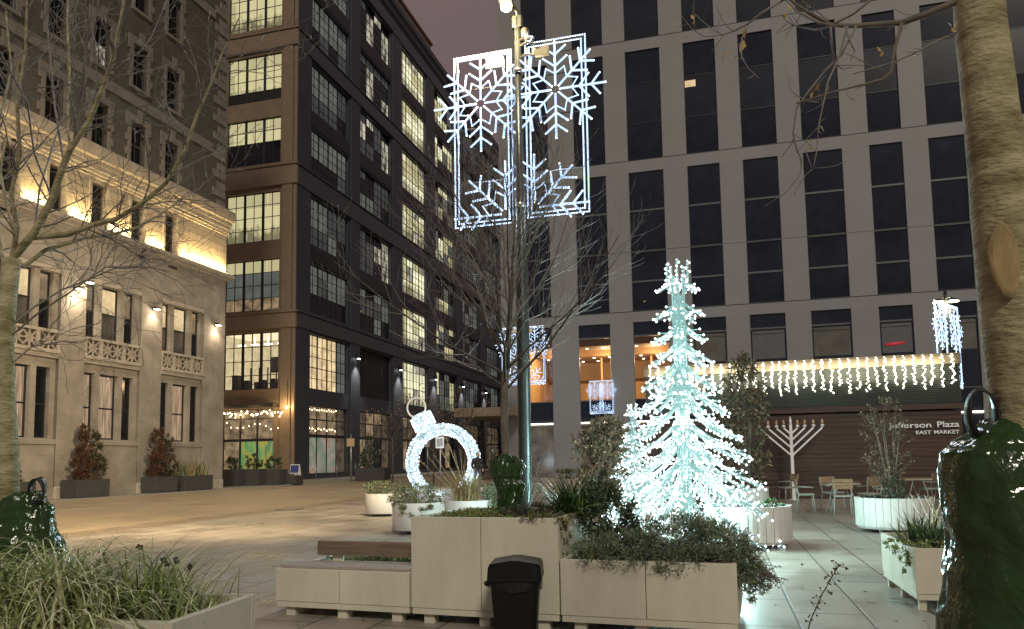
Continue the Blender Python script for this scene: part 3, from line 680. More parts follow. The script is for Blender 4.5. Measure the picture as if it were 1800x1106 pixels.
# ---------------------------------------------------------------- grey office tower facing the camera
GB = frame_obj('office_tower', 'grey stone office tower with tall dark window strips behind the plaza', 'building')
S3 = 47.0; f3 = lambda a, z, d: (a, S3+d, z)
P0 = [-13.6]+[-11.92+3.47*i for i in range(14)]
wins = [(-11.92, -10.2), (-8.45, -6.4), (-4.95, -2.74), (-1.27, .70), (2.08, 4.13), (5.56, 7.76), (9.24, 11.03), (12.39, 14.3), (15.8, 17.9), (19.3, 21.3), (22.8, 24.8), (26.3, 28.3)]
zrows = [(.2, 9.92), (10.62, 19.63), (20.44, 27.75), (28.55, 42)]
ops = [(a, b, z0, z1) for a, b in wins for z0, z1 in zrows]
mb = MB(); wall(mb, f3, -13.6, 34, 0, 44, ops, .12); mb.quad((-13.6, S3, 0), (-13.6, S3+14, 0), (-13.6, S3+14, 44), (-13.6, S3, 44)); mb.build('stone_wall', 'stone_panel', GB)
for z, zt in ((9.923, 10.57), (19.633, 20.39), (27.753, 28.5)):
    for a, b in wins:
        mb = MB(); mb.bev(a+.003, b-.003, S3+.012, S3+.3, z, zt-.003, .01); mb.build('band', 'band', GB)
    mb = MB(); zz = zt+.02; mb.box(-13.6, 34, S3-.006, S3+.02, zz-.02, zz+.025); mb.build('joint', 'panel', GB)
for wi, (a, b) in enumerate(wins):
    for ri, (z0, z1) in enumerate(zrows):
        h = z1-z0
        if ri == 0:
            lit = wi in (0, 1, 2)
            def cell(i, j, wi=wi, lit=lit):
                if j == 0: return 'shop_dark' if wi < 3 else 'navy'
                if j == 1: return 'navy'
                if j == 2: return 'clear' if lit else 'navy2'
                return 'navy'
            window(GB, ((a+b)/2, S3+.05, z0), False, b-a, h, [], [(3.4/h, 3), (4.85/h, 1), (8.85/h, 1.6)], cell, 'mull', .06, name='window', jam=.025)
            if not lit and wi < 8:
                mb = MB(); mb.quad((a+.1, S3+.097, 7.2), (b-.1, S3+.097, 7.2), (b-.1, S3+.097, 8.9), (a+.1, S3+.097, 8.9)); 
                mb.box(a+.12, b-.12, S3+.05, S3+.096, 8.72, 8.84); mb.build('roller_blind', 'glass_grey' if wi % 2 else 'mull', GB)
        else:
            rr = [(.21, 2.2), (.425, 2.2), (.72, 2.2)] if ri == 1 else [(.33, 1), (.70, 1)]
            window(GB, ((a+b)/2, S3+.05, z0), False, b-a, h, [], rr, (lambda i, j, ri=ri: 'navy2' if (j+ri) % 3 == 0 and ri > 1 else 'navy'), 'mull' if ri == 1 else 'steel', .05, name='window', jam=.025)
mb = MB(); mb.quad((2.25+3.6, S3+.25, 5.9), (7.5, S3+.25, 5.9), (7.5, S3+.25, 7.1), (5.85, S3+.25, 7.1)); mb.v = []; mb.f = []; mb.mi = []; mb.sm = []
c_ = on_front(1572, 604, S3); mb.tube([(c_[0]-.45, S3+.08, c_[1]-.02), (c_[0]-.1, S3+.08, c_[1]), (c_[0]+.6, S3+.08, c_[1]+.05)], [.05, .09, .04], 8); mb.build('red_neon_tube', 'red_glow', GB)
mb = MB()
for px, py, w_, h_ in ((1213, 146, .66, .42),):
    a_, z_ = on_front(px, py, S3); mb.box(a_-w_/2, a_+w_/2, S3+.06, S3+.09, z_-h_/2, z_+h_/2)
mb.build('warm_pane', 'lit_warm', GB)  # small warm rectangle set just in front of the glass
mb = MB(); mb.box(-13.6, 34, S3-.004, S3+.006, 14.43, 14.455); mb.build('joint', 'panel', GB)
# canteen behind the three lit windows
x0, x1, y0, y1, z0, z1 = -12.4, -2.5, S3+.6, S3+9, 4.9, 9.4
mb = MB(); mb.quad((x0, y1, z0), (x1, y1, z0), (x1, y1, z1), (x0, y1, z1)); mb.quad((x0, y0, z0), (x1, y0, z0), (x1, y1, z0), (x0, y1, z0), 2)
mb.quad((x0, y0, z1), (x1, y0, z1), (x1, y1, z1), (x0, y1, z1), 1); mb.quad((x0, y0, z0), (x0, y1, z0), (x0, y1, z1), (x0, y0, z1)); mb.quad((x1, y0, z0), (x1, y1, z0), (x1, y1, z1), (x1, y0, z1))
rm = mb.build('canteen_room', ['room_wall', 'room_ceiling', 'room_dark'], GB)
mb = MB(); mb.box(x0+.3, x1-.3, y0+.9, y0+2.6, 8.75, 9.39); mb.box(x0+.3, x1-.3, y0+3.8, y0+7.5, 8.5, 9.38); mb.box(x0+.1, x1-.1, y0+7.6, y1-.1, 7.2, 9.37); mb.build('ceiling_drop', 'room_dark', rm)
mb = MB()
for x in [x0+.8+1.1*k for k in range(9)]:
    for y, z in ((y0+1.7, 8.74), (y0+4.6, 8.49), (y0+6.4, 8.49)): mb.tube([(x, y, z), (x, y, z-.03)], .09, 8)
mb.build('downlight', 'downlight', rm)
mb = MB()
for x in (-11.2, -10.5, -7.9, -7.2, -4.4): mb.box(x, x+.12, y0+5, y0+5.12, 4.92, 8.5)
mb.build('column', 'room_wall', rm)
for x in (-10.5, -7.2, -4): light('canteen_light', 'POINT', (x, y0+3.2, 8.0), 260, (1, .68, .34), rm, .3)
# canopy line above the shopfronts and the left corner canopy
for wi, (a, b) in enumerate(wins[:4]+wins[7:8]):
    mb = MB(); mb.box(a+.05, b-.05, S3-.02, S3+.15, 3.62, 3.68); mb.build('shop_light', 'lamp_face' if 0 else 'sconce_lens', GB)
mb = MB(); p1 = on_front(845, 720, S3-1.5); mb.bev(-16.2, -12.2, S3-2.2, S3+4, 4.15, 4.7, .03); mb.build('canopy', 'brown_trim', GB)
mb = MB()
for x in (-15.9, -12.6): mb.box(x-.12, x+.12, S3+2.5, S3+2.74, 0, 4.15)
mb.build('canopy_post', 'steel', GB)
mb = MB(); mb.box(-13.5, -12.6, S3+.7, S3+24, 0, 43.9); mb.box(-12.55, 34, S3+9.3, S3+24, 0, 43.9); mb.box(-2.4, 34, S3+.7, S3+9.25, 0, 43.9); mb.box(-12.55, -2.45, S3+.7, S3+9.25, 9.5, 43.9); mb.box(-12.5, -2.5, S3+1.2, S3+9.2, .01, 4.8); mb.build('core', 'steel', GB)

# a further block closing the street beyond the canopy
FB = frame_obj('distant_block', 'distant dark block closing the far end of the street', 'building')
mb = MB(); wall(mb, lambda a, z, d: (a, 150+d, z), -60, -5, 0, 22, [(a, a+2.4, z, z+2.4) for a in range(-58, -8, 5) for z in (3, 8, 13, 18)], .3); mb.build('wall', 'dark', FB)
for k, a in enumerate(range(-58, -8, 5)):
    for z in (3, 8, 13, 18): window(FB, (a+1.2, 150.2, z), False, 2.4, 2.4, [(.5, 1)], [(.5, 1)], lambda i, j: R.choice(['lit_green', 'glass', 'lit_dim2']), 'steel', .1)

# ---------------------------------------------------------------- plaza pavilion
PV = frame_obj('plaza_pavilion', 'low wood-clad plaza pavilion with dark louvred top band and white lettering', 'pavilion')
S4 = 25.9; pa, pb_ = -2.4, 7.3
mb = MB(); mb.box(pa+.2, pb_-.06, S4+.12, S4+9, 0, 2.72); mb.build('body', 'louver', PV)
mb = MB(); z = .03; k = 0
while z < 2.7:
    h_ = .142; mb.bev(pa+.2, pb_-.05, S4+.004*((k*7) % 3), S4+.119, z, z+h_-.008, .004); z += h_; k += 1
mb.build('cladding', 'wood_wall', PV)
mb = MB(); mb.box(pa, pb_, S4-.1, S4+9.1, 2.76, 2.94); mb.build('eave', 'wood_wall', PV)
mb = MB(); mb.box(pa+.03, pb_-.03, S4+.03, S4+9, 2.942, 4.16); z = 2.98
while z < 4.1: mb.box(pa+.02, pb_-.02, S4-.03, S4+.028, z, z+.03); z += .062
mb.build('louvre_band', 'louver', PV)
mb = MB(); mb.bev(pa-.02, pb_+.02, S4-.06, S4+9.05, 4.164, 4.5, .01); mb.build('fascia', 'fascia', PV)
def text(s, size, x0, x1, z, name, par):
    cu = bpy.data.curves.new(name, 'FONT'); cu.body = s; cu.size = 1; cu.extrude = .02; cu.align_x = 'LEFT'; cu.offset = .012
    to = bpy.data.objects.new(name+'_curve', cu); COL.objects.link(to)
    me = bpy.data.meshes.new_from_object(to.evaluated_get(bpy.context.evaluated_depsgraph_get()))
    bpy.data.objects.remove(to); me.materials.clear(); me.materials.append(M['letter']); me.name = name
    xs = [v.co.x for v in me.vertices]; ys = [v.co.y for v in me.vertices]; k = (x1-x0)/(max(xs)-min(xs)); kz = size/(max(ys)-min(ys))
    o = bpy.data.objects.new(name, me); COL.objects.link(o); o.parent = par
    for v in me.vertices:
        x, y, zz = v.co; v.co = (x0+(x-min(xs))*k, S4-.05-zz*1.0, z+(y-max(0, min(ys) if min(ys) > 0 else 0))*kz)
    return o
text('Jefferson', .225, 5.15, 6.37, 2.20, 'name_lettering', PV); text('Plaza', .178, 6.54, 7.15, 2.20, 'name_lettering', PV)
text('EAST', .115, 5.93, 6.36, 1.99, 'subtitle_lettering', PV); text('MARKET', .115, 6.44, 7.14, 1.99, 'subtitle_lettering', PV)
# ---------------------------------------------------------------- light decorations
def rope(mb, pts, r=.02, gap=.045, core=True, bead=.017, mi=(0, 1)):
    """LED rope: a glowing tube with bright beads along it"""
    pts = [Vector(p) for p in pts]
    if core: mb.tube(pts, r, 5, mi[0])
    for i in range(len(pts)-1):
        d = pts[i+1]-pts[i]; n = max(1, int(d.length/gap))
        for k in range(n+1 if i == len(pts)-2 else n): mb.octa(pts[i]+d*(k/n), bead, mi[1])
def flake(mb, cx, cz, Rr, arms, y=0., start=0., kite=True):
    for q in arms:
        an = start+q*pi/4; d = Vector((sin(an), 0, cos(an))); c = Vector((cx, y, cz))
        rope(mb, [c+d*.1*Rr, c+d*Rr], .020, .045, bead=.022)
        for rr, ln in ((.48, .30), (.72, .27)):
            for sg in (-1, 1):
                e = Vector((sin(an+sg*pi/4*1.15), 0, cos(an+sg*pi/4*1.15))); rope(mb, [c+d*rr*Rr, c+d*rr*Rr+e*ln*Rr], .020, .045, bead=.022)
        if kite:
            for sg in (-1, 1):
                t = an+sg*pi/8; rope(mb, [c+d*.33*Rr, c+Vector((sin(t), 0, cos(t)))*.49*Rr], .013, .045, bead=.014)
def banner(label, group, loc, rz, side, wd=1.14, ht=3.36):
    """side: -1 hangs left of its pole, +1 right; local x runs away from the pole"""
    t = thing('snowflake_banner_light', label, 'light decoration', loc, rz, group); s = side
    x0, x1 = s*.06, s*(wd+.06)
    mb = MB()
    for g in (0, .075):
        a, b = x0+s*g, x1-s*g; rope(mb, [(a, 0, g), (b, 0, g), (b, 0, ht-g), (a, 0, ht-g), (a, 0, g)], .015, .045, bead=.017)
    mb.build('frame_rope', ['led_core', 'led'], t)
    mb = MB()
    for z in (ht*.32*.8, ht*.57, ht*.80): mb.bar((x0, .02, z), (x1, .02, z), .02)
    mb.bar((x0+s*.037, .02, 0), (x0+s*.037, .02, ht), .035); mb.bar((x1-s*.037, .02, 0), (x1-s*.037, .02, ht), .035); mb.bar((x0, .02, .037), (x1, .02, .037), .035); mb.bar((x0, .02, ht-.037), (x1, .02, ht-.037), .035)
    for z in (.3, ht-.4): mb.bar((-s*.02, .02, z), (x0, .02, z), .05)
    mb.build('frame', 'steel', t)
    mb = MB(); flake(mb, x0+s*(wd*.5 if s > 0 else wd*.53), ht*.705, .93, range(8), -.03); mb.build('snowflake', ['led_core', 'led'], t)
    mb = MB(); flake(mb, x0+s*.14, .17, 1.0, [0, 1, 2] if s > 0 else [0, -1, -2], -.03); mb.build('corner_snowflake', ['led_core', 'led'], t)
    mb = MB(); mb.bev(x0+s*.14 if s > 0 else x0-.48, x0+.48 if s > 0 else x0-.14, -.06, .06, ht-.34, ht-.12, .01)
    xa = x0+s*.31; mb.box(xa-.13, xa+.13, -.066, -.058, ht-.29, ht-.18, 1); mb.build('driver_box', ['steel_shiny', 'driver_face'], t)
    return t
def pole(label, group, loc, h, r0, r1, mats='pole_metal', lum=1, head=True):
    t = thing('lamp_post', label, 'lamp post', loc, -A, group)
    mb = MB(); mb.lathe([(r0*1.6, 0), (r0*1.6, .05), (r0*1.15, .12), (r0, .2), (r0*.98, h*.5), (r0*.8, h*.52), (r1, h)], 18); mb.build('pole', mats, t)
    return t
LP = at_depth(921, 690, 13.5); LP.z = 0
lp = pole('tall dark lamp post with warm glowing head and two snowflake panels, centre', None, LP, 9.75, .122, .062)
mb = MB(); mb.tube([(0, 0, 9.7), (0, 0, 9.86), (-.05, -.08, 9.92), (-.12, -.2, 9.95)], [.045, .045, .04, .035], 8); mb.bev(-.1, .1, -.06, .06, 9.55, 9.8, .02); mb.build('arm', 'pole_metal', lp)
mb = MB(); mb.bev(-.26, -.02, -.44, -.12, 9.90, 10.02, .04); hd = mb.build('lamp_head', 'pole_metal', lp)
mb = MB(); mb.lathe([(.05, 9.76), (.10, 9.80), (.11, 9.86), (.09, 9.898)], 14, (-.14, -.28, 0)); mb.build('lens', 'lamp_face', hd)
light('lamp_light', 'SPOT', (-.16, -.5, 9.62), 17000, (1, .74, .43), hd, .42, to=(-.95, .5, -.52), spot=radians(100), blend=.9)
light('lamp_spill', 'POINT', (-.2, -.6, 9.6), 240, (1, .74, .40), hd, .12)
mb = MB()
for z in (9.3, 9.18, 8.95): mb.tube([(.05, -.02, z), (.2, -.05, z+.05), (.34, -.12, z-.06)], .028, 6)
mb.tube([(.16, -.1, 9.45), (.2, -.12, 9.25), (.3, -.15, 9.2)], .06, 8); mb.bev(.08, .22, -.08, .06, 9.33, 9.5, .02); mb.build('bracket', 'steel_shiny', lp)
for z in (6.1, 8.7): mb = MB(); mb.lathe([(.1, z-.04), (.1, z+.04)], 14); mb.build('clamp', 'steel_shiny', lp)
LG = 'snowflake panels on lamp posts'
def hang(lbl, P, side, z, rz=-A, off=.08):
    d = Vector((cos(rz), sin(rz), 0)); return banner(lbl, LG, P+d*(side*off)+Vector((0, 0, z)), rz, side)
bl = hang('lit white snowflake panel hung left of the tall central lamp post', LP, -1, 5.80); br_ = hang('lit white snowflake panel hung right of the tall central lamp post', LP, 1, 5.86)
light('banner_glow', 'AREA', (-.6, -.15, 2.2), 110, (.66, .80, 1), bl, 1.0, 2.6, to=(0, -1, 0)); light('banner_glow', 'AREA', (.6, -.15, 2.2), 110, (.66, .80, 1), br_, 1.0, 2.6, to=(0, -1, 0))
light('banner_back_glow', 'POINT', (-.6, .35, .5), 110, (.66, .80, 1), bl, .3); light('banner_back_glow', 'POINT', (.6, .35, .5), 110, (.66, .80, 1), br_, .3)
P2 = at_depth(921, 700, 43.0); P2.z = 0
lp2 = pole('far lamp post seen past the bare tree, carrying two small snowflake panels', None, P2, 9.5, .11, .07)
mb = MB(); mb.bev(-.25, .25, -.5, .1, 9.5, 9.62, .02); mb.build('lamp_head', 'pole_metal', lp2)
z2 = at_depth(921, 676, 43.0).z
b3 = dup(bl, P2-W*.08+Vector((0, 0, z2)), -A, 'small far snowflake panel left of the pole, behind the bare tree'); b4 = dup(br_, P2+W*.08+Vector((0, 0, z2)), -A, 'small far snowflake panel right of the pole, behind the bare tree')
P3 = at_depth(1667, 600, 30.0); P3.z = 0
lp3 = thing('lamp_post', 'slim twin-headed lamp post rising behind the pavilion at right', 'lamp post', P3, -A)
h3 = at_depth(1665, 527, 30).z
mb = MB(); mb.lathe([(.16, 0), (.12, .2), (.08, h3-.2), (.06, h3+.35)], 14); mb.build('pole', 'pole_metal', lp3)
for s in (-1, 1):
    mb = MB(); mb.tube([(0, 0, h3+.1), (s*.18, 0, h3+.08), (s*.3, 0, h3)], .03, 6); mb.lathe([(.05, h3+.05), (.22, h3-.03), (.24, h3-.07)], 14, (s*.28, 0, 0)); hh = mb.build('lamp_head', 'pole_metal', lp3)
    mb = MB(); mb.lathe([(.2, h3-.1), (.2, h3-.072)], 14, (s*.28, 0, 0)); mb.build('lens', 'lamp_face', hh)
light('lamp_light', 'POINT', (0, -.3, h3-.3), 260, (1, .85, .6), lp3, .15)
z3 = at_depth(1670, 679, 30).z; rz3 = radians(41)
d3 = Vector((cos(rz3), sin(rz3), 0))
dup(bl, P3-d3*.08+Vector((0, 0, z3)), rz3, 'narrow edge-on snowflake panel by the twin lamp, on its left'); dup(br_, P3+d3*.08+Vector((0, 0, z3)), rz3, 'edge-on snowflake panel by the twin lamp with its long side past the pavilion end')
p4 = Vector(G(*((on_front(1058, 727, S3-.2)[0]), S3-.2))); z4 = on_front(1058, 727, S3-.2)[1]  # glowing panel copies added in place of a banner reflection in the canteen glass
dup(bl, p4+Vector((0, 0, z4)), -A, 'small blue snowflake panel standing in for a reflection in the canteen window, left half', .62); dup(br_, p4+Vector((0, 0, z4)), -A, 'small blue snowflake panel standing in for a reflection in the canteen window, right half', .62)

# light tree
def light_tree(label, loc, rz):
    t = thing('light_tree', label, 'light tree', loc, rz, 'white light trees')
    mb = MB()
    for k in range(8):
        a = k*pi/4+.2; r = .085 if k % 2 else .06; top = 4.45 if k % 2 else 4.1
        rope(mb, [(r*cos(a), r*sin(a), .05), (r*cos(a), r*sin(a), top*.97)], .022, .07, bead=.012)
    for k in range(30): z = .2+k*.13; mb.lathe([(.1, z), (.1, z+.02)], 8)
    mb.build('stem', ['tree_tube', 'tree_led'], t)
    mb = MB()
    for k in range(5):
        a = k*2*pi/5+.4; r = .17; zt = 4.5+.06*R.random()
        rope(mb, [(r*.3*cos(a), r*.3*sin(a), 3.98), (r*cos(a), r*sin(a), 4.12), (r*cos(a), r*sin(a), zt)], .018, .05, bead=.018)
        for q in range(7): mb.octa((r*cos(a)+R.uniform(-.05, .05), r*sin(a)+R.uniform(-.05, .05), 4.1+.07*q), .024, 1)
    mb.build('crown_prong', ['tree_tube', 'tree_led'], t)
    tips_ = [(4.09, .23), (3.63, .29), (3.24, .35), (2.88, .42), (2.48, .52), (2.10, .66), (1.68, .79), (1.30, .92), (.88, 1.08), (.50, 1.2), (.12, 1.32)]
    tiers = [(zt_+.72*L_-.06*L_*L_, L_, (5, 6, 6, 7, 7, 8, 8, 8, 9, 9, 9)[i]) for i, (zt_, L_) in enumerate(tips_)]
    for ti, (z, L_, n) in enumerate(tiers):
        mb = MB(); rr = random.Random(ti)
        sp = lambda u: Vector((.08+L_*u, 0, -.95*L_*u+.23*L_*u*u+.06*L_*L_*u))
        for off in (-.025, .025): rope(mb, [sp(u)+Vector((0, off*(1-.3*u), .012)) for u in (0, .3, .6, 1)], .011, .12, bead=.012)
        rope(mb, [sp(u)+Vector((0, 0, -.02)) for u in (0, .3, .6, 1)], .011, .13, bead=.010)
        nt_ = max(3, int(L_/.10))
        for q in range(nt_):
            u = .28+.7*q/nt_
            for sg in (-1, 1):
                ln = (.09+.21*L_*(1-.5*u))*rr.uniform(.8, 1.1); e = Vector((.72, sg*.66, rr.uniform(-.75, .1))).normalized(); b = sp(u)
                rope(mb, [b, b+e*ln], .007, .09, bead=.012); mb.octa(b+e*ln, .022, 1)
        mb.octa(sp(1), .026, 1)
        proto = mb.build('branch', ['tree_tube', 'tree_led'], t)
        for k in range(n):
            o = proto if k == 0 else proto.copy()
            if k: COL.objects.link(o); o.parent = t
            o.location = (0, 0, z+.05*((k*3) % 2)); o.rotation_euler = (0, R.uniform(-.05, .05), 2*pi*k/n+ti*.43+R.uniform(-.1, .1))
    return t
LT = at_depth(1207, 930, 11.9); LT.z = 0
lt = light_tree('tall aqua white light tree of glowing branches in the plaza centre', LT, .3)
for z, e, r in ((.8, 110, .6), (1.4, 130, .6), (2.1, 110, .5), (3.2, 60, .3)):
    for k in range(3):
        a = k*2.1+z; light('tree_glow', 'POINT', (r*cos(a), r*sin(a), z), e*1.1, (.62, 1, .97), lt, .2)
LT2 = at_depth(1116, 860, 16.5); LT2.z = 0
lt2 = dup(lt, LT2, 1.1, 'smaller white light tree standing left behind the tall one', .57)
light('tree_glow', 'POINT', (0, -.9, 1.6), 40, (.62, 1, .97), lt2, .3)

# bauble arch
OB = at_depth(779, 850, 37.5); OB.z = 0
ob = thing('bauble_arch', 'giant glowing blue-white bauble arch with cap and loop, walk-through ring', 'light decoration', OB, -A)
cz = at_depth(779, 813, 37.5).z; Ro, rt = 1.66, .30
def ring(mb, a0, a1, rr, n=56, m=12, R0=Ro, mi=0):
    vs = []
    for i in range(n+1):
        a = a0+(a1-a0)*i/n
        for j in range(m):
            b = 2*pi*j/m; q = R0+rr*cos(b); vs.append((q*sin(a), rr*1.25*sin(b), cz+q*cos(a)))
    mb.add(vs, [(i*m+j, i*m+(j+1) % m, (i+1)*m+(j+1) % m, (i+1)*m+j) for i in range(n) for j in range(m)], mi, True)
amax = math.acos(max(-1, -(cz+.0)/Ro)) if cz < Ro else 2.6
mb = MB(); ring(mb, -amax, amax, rt)
rr = random.Random(3)
for i in range(900):
    a = rr.uniform(-amax, amax); b = rr.uniform(0, 2*pi); q = Ro+(rt+.015)*cos(b); mb.octa((q*sin(a), (rt*1.25+.015)*sin(b), cz+q*cos(a)), .022, 1)
mb.build('ring', ['orn', 'led'], ob)
mb = MB()
for yy, rad in ((0, Ro+rt+.02), (0, Ro-rt-.02), (-rt*1.25-.02, Ro), (rt*1.25+.02, Ro)):
    mb.tube([(rad*sin(a), yy, cz+rad*cos(a)) for a in [(-amax+2*amax*i/50) for i in range(51)]], .014, 5)
for i in range(9):
    a = -amax+2*amax*i/8; mb.tube([((Ro+(rt+.02)*cos(b))*sin(a), (rt+.02)*1.25*sin(b), cz+(Ro+(rt+.02)*cos(b))*cos(a)) for b in [2*pi*j/12 for j in range(13)]], .010, 4)
mb.build('wire_frame', 'steel', ob)
ca = -.47; cp = Vector(((Ro+rt-.05)*sin(ca), 0, cz+(Ro+rt-.05)*cos(ca))); d = Vector((sin(ca), 0, cos(ca))); e = Vector((cos(ca), 0, -sin(ca)))
mb = MB(); mb.tube([cp, cp+d*.1, cp+d*.72, cp+d*.8], [.5, .56, .52, .44], 20)
for i in range(260):
    h = rr.uniform(.05, .75); a = rr.uniform(0, 2*pi); mb.octa(cp+d*h+(e*cos(a)+Vector((0, 1, 0))*sin(a))*.565, .02, 1)
mb.build('cap', ['orn', 'led'], ob)
mb = MB(); c2 = cp+d*1.22; mb.tube([c2+(e*sin(a)+d*cos(a))*.5 for a in [(-2.6+5.2*i/24) for i in range(25)]], .05, 8); mb.build('loop', 'white', ob)
light('bauble_glow', 'POINT', (0, -1.2, 1.2), 110, (.7, .88, 1), ob, .5)

# icicle lights along the pavilion parapet, festoon on the brown wall
ic = thing('icicle_lights', 'warm white icicle light strands hung along the pavilion parapet', 'string lights', G(0, S4-.14, 0), -A)
mb = MB(); pts = [(pa+.05+(pb_-pa-.1)*i/60, 0, 4.44+.025*sin(i*1.9)) for i in range(61)]; mb.tube(pts, .008, 4); mb.build('cable', 'steel', ic)
x = pa+.2; k = 0; rr = random.Random(5)
while x < pb_-.05:
    mb = MB(); L_ = (1.02, .90, 1.0, .84)[k % 4]+rr.uniform(-.05, .05); n = 17
    p = Vector((x, 0, 4.42)); pl = [p.copy()]
    for i in range(n):
        p = Vector((x+rr.uniform(-.05, .05), rr.uniform(-.02, .01), 4.42-L_*(i+1)/n)); pl.append(p); mb.octa(p, .027, 1)
        if rr.random() < .6: mb.octa(p+Vector((rr.uniform(-.05, .05), -.01, rr.uniform(-.03, .05))), .019, 1)
    mb.octa((x, 0, 4.45), .024, 1); mb.octa((x+.03, 0, 4.40), .02, 1)
    mb.tube(pl, .005, 3); mb.build('strand', ['steel', 'ice_led'], ic); x += .262+rr.uniform(-.03, .03); k += 1
for x in (-1.2, .6, 2.4, 4.2, 6.0): light('icicle_glow', 'AREA', (x, -.10, 4.02), 14, (1, .92, .66), ic, 1.6, .6, to=(0, 1, -.05))
fe = thing('festoon_lights', 'string of warm bulbs along the brown wall above the shopfront', 'string lights', G(0, 0, 0), -A)
mb = MB(); fp = []
for i in range(41):
    u = i/40; fp.append(Vector((-40+9.1*u, S2-1.0+.0*u, 5.35+.1*sin(u*pi*10)-.0*u)))
mb.tube(fp, .02, 4); mb.tube([fp[-1], (-31.05, S2-.2, 5.62), (-31.05, S2-.2, 7.6)], .02, 4); mb.build('cable', 'steel', fe)
rr = random.Random(8); _bp = []
def blb(par, p, k=1.):
    if not _bp:
        b = MB(); b.lathe([(.015, .07), (.03, .05), (.055, 0), (.05, -.035), (.025, -.06), (.004, -.065)], 8); _bp.append(b.build('bulb', 'bulb', par)); o = _bp[0]
    else: o = _bp[0].copy(); COL.objects.link(o); o.parent = par
    o.name = 'bulb'; o.location = p; o.scale = (k,)*3
for i in range(0, 41):
    blb(fe, fp[i]+Vector((rr.uniform(-.1, .1), rr.uniform(-.05, .05), -.08-rr.uniform(0, .22))))
    if i % 2: blb(fe, fp[i]+Vector((rr.uniform(-.1, .1), -.2, -.25-rr.uniform(0, .2))))
for i in range(16): blb(fe, (-39.5+i*.5+rr.uniform(-.1, .1), S2+.02, 4.55-.5*abs(sin(i*.55))+rr.uniform(-.1, .1)), .8)
blb(fe, (-31.05, S2-.26, 5.55), 1.7)
for x in (-36.5, -33.5): light('festoon_glow', 'POINT', (x, S2-1.3, 5.2), 75, (1, .66, .30), fe, .3)
light('festoon_glow', 'POINT', (-31.0, S2-.75, 5.6), 95, (1, .66, .30), fe, .1)
fe2 = thing('festoon_lights', 'short string of warm bulbs inside the tall street corner shopfront', 'string lights', G(0, 0, 0), -A)
mb = MB(); mb.tube([(T2-.12, 51.9, 5.72), (T2-.12, 54.5, 5.6), (T2-.12, 56.4, 5.72)], .015, 4); mb.tube([(T2-.12, 51.9, 4.0), (T2-.12, 54, 3.85), (T2-.12, 56.6, 3.95)], .015, 4); mb.build('cable', 'steel', fe2)
for i in range(12): blb(fe2, (T2-.10, 51.95+i*.38, 5.62+rr.uniform(-.1, .05)), .85)
for i in range(10): blb(fe2, (T2-.10, 51.95+i*.45, 3.9+rr.uniform(-.05, .25)), .9)

# menorah
mp_ = ground(1396, 879); sc = 23.9/F
mn = thing('menorah', 'white nine-branched menorah standing before the pavilion wall', 'menorah', mp_, -A)
zt = at_depth(1391, 747, mp_.y).z; zb = at_depth(1391, 797, mp_.y).z
mb = MB(); mb.lathe([(.16, 0), (.16, .03), (.055, .05), (.046, zt)], 12); mb.build('stem', 'white', mn)
mb = MB()
for i, (dx) in enumerate((.22, .45, .72, 1.0)):
    zj = zt-.1-dx*.88
    for s in (-1, 1): mb.bar((0, 0, zj), (s*dx*.94, 0, zt-.1), .052, .052)
mb.build('branch', 'white', mn)
for s in (-1, 1):
    for dx in (.22, .45, .72, 1.0):
        mb = MB(); mb.lathe([(.05, zt-.08), (.055, zt-.02), (.03, zt)], 8, (s*dx*.94, 0, 0)); mb.lathe([(.012, zt), (.04, zt+.05), (.035, zt+.1), (.006, zt+.17)], 8, (s*dx*.94, 0, 0), 1); mb.build('lamp_cup', ['white', 'tan_sign'], mn)
mb = MB(); mb.lathe([(.06, zt), (.03, zt+.06), (.045, zt+.12), (.008, zt+.28)], 8); mb.build('centre_lamp', ['white'], mn)

# ---------------------------------------------------------------- planters and bench
PA = radians(-18.3)
def panel_box(par, x0, x1, y0, y1, z0, z1, name='body', seam=None, mats=('white_paint', 'seam', 'soil'), rim=.04, soil=.07):
    mb = MB(); zs = z0+.055
    mb.bev(x0+.006, x1-.006, y0+.006, y1-.006, z0, zs-.004, .006)
    xs = [x0]+(seam or [])+[x1]
    for i in range(len(xs)-1):                                        # front and back cladding sheets with an open joint
        a = xs[i]+(.003 if i else 0); b = xs[i+1]-(.003 if i < len(xs)-2 else 0)
        mb.bev(a, b, y0, y0+rim, zs, z1, .004); mb.bev(a, b, y1-rim, y1, zs, z1, .004)
    mb.bev(x0, x0+rim, y0+rim+.002, y1-rim-.002, zs, z1, .004); mb.bev(x1-rim, x1, y0+rim+.002, y1-rim-.002, zs, z1, .004)
    mb.box(x0+.01, x1-.01, y0+.012, y1-.012, zs-.003, zs+.2, 1)
    mb.quad((x0+rim, y0+rim, z1-soil), (x1-rim, y0+rim, z1-soil), (x1-rim, y1-rim, z1-soil), (x0+rim, y1-rim, z1-soil), 2)
    return mb.build(name, list(mats), par)
def feet(par, pts, h, s=.05):
    for x, y in pts: mb = MB(); mb.bev(x-s, x+s, y-s, y+s, 0, h, .004); mb.build('leg', 'white_paint', par)
c0 = ground(484, 1082); c1 = c0+Vector((cos(PA), sin(PA), 0))*((ground(726, 1094)-c0).dot(Vector((cos(PA), sin(PA), 0)))); FD = Vector((cos(PA), sin(PA), 0)); BD = Vector((-sin(PA), cos(PA), 0))
bw_ = (c1-c0).dot(FD)
pbn = thing('bench_planter', 'low cream planter bench with a weathered board back and seat', 'bench', c0, PA)
hb = .455
panel_box(pbn, 0, bw_-.012, 0, .44, .085, hb-.02, 'body', [bw_*.485])
feet(pbn, [(.13, .1), (bw_*.49, .1), (bw_-.16, .1), (.13, .36), (bw_-.16, .36)], .085)
mb = MB()
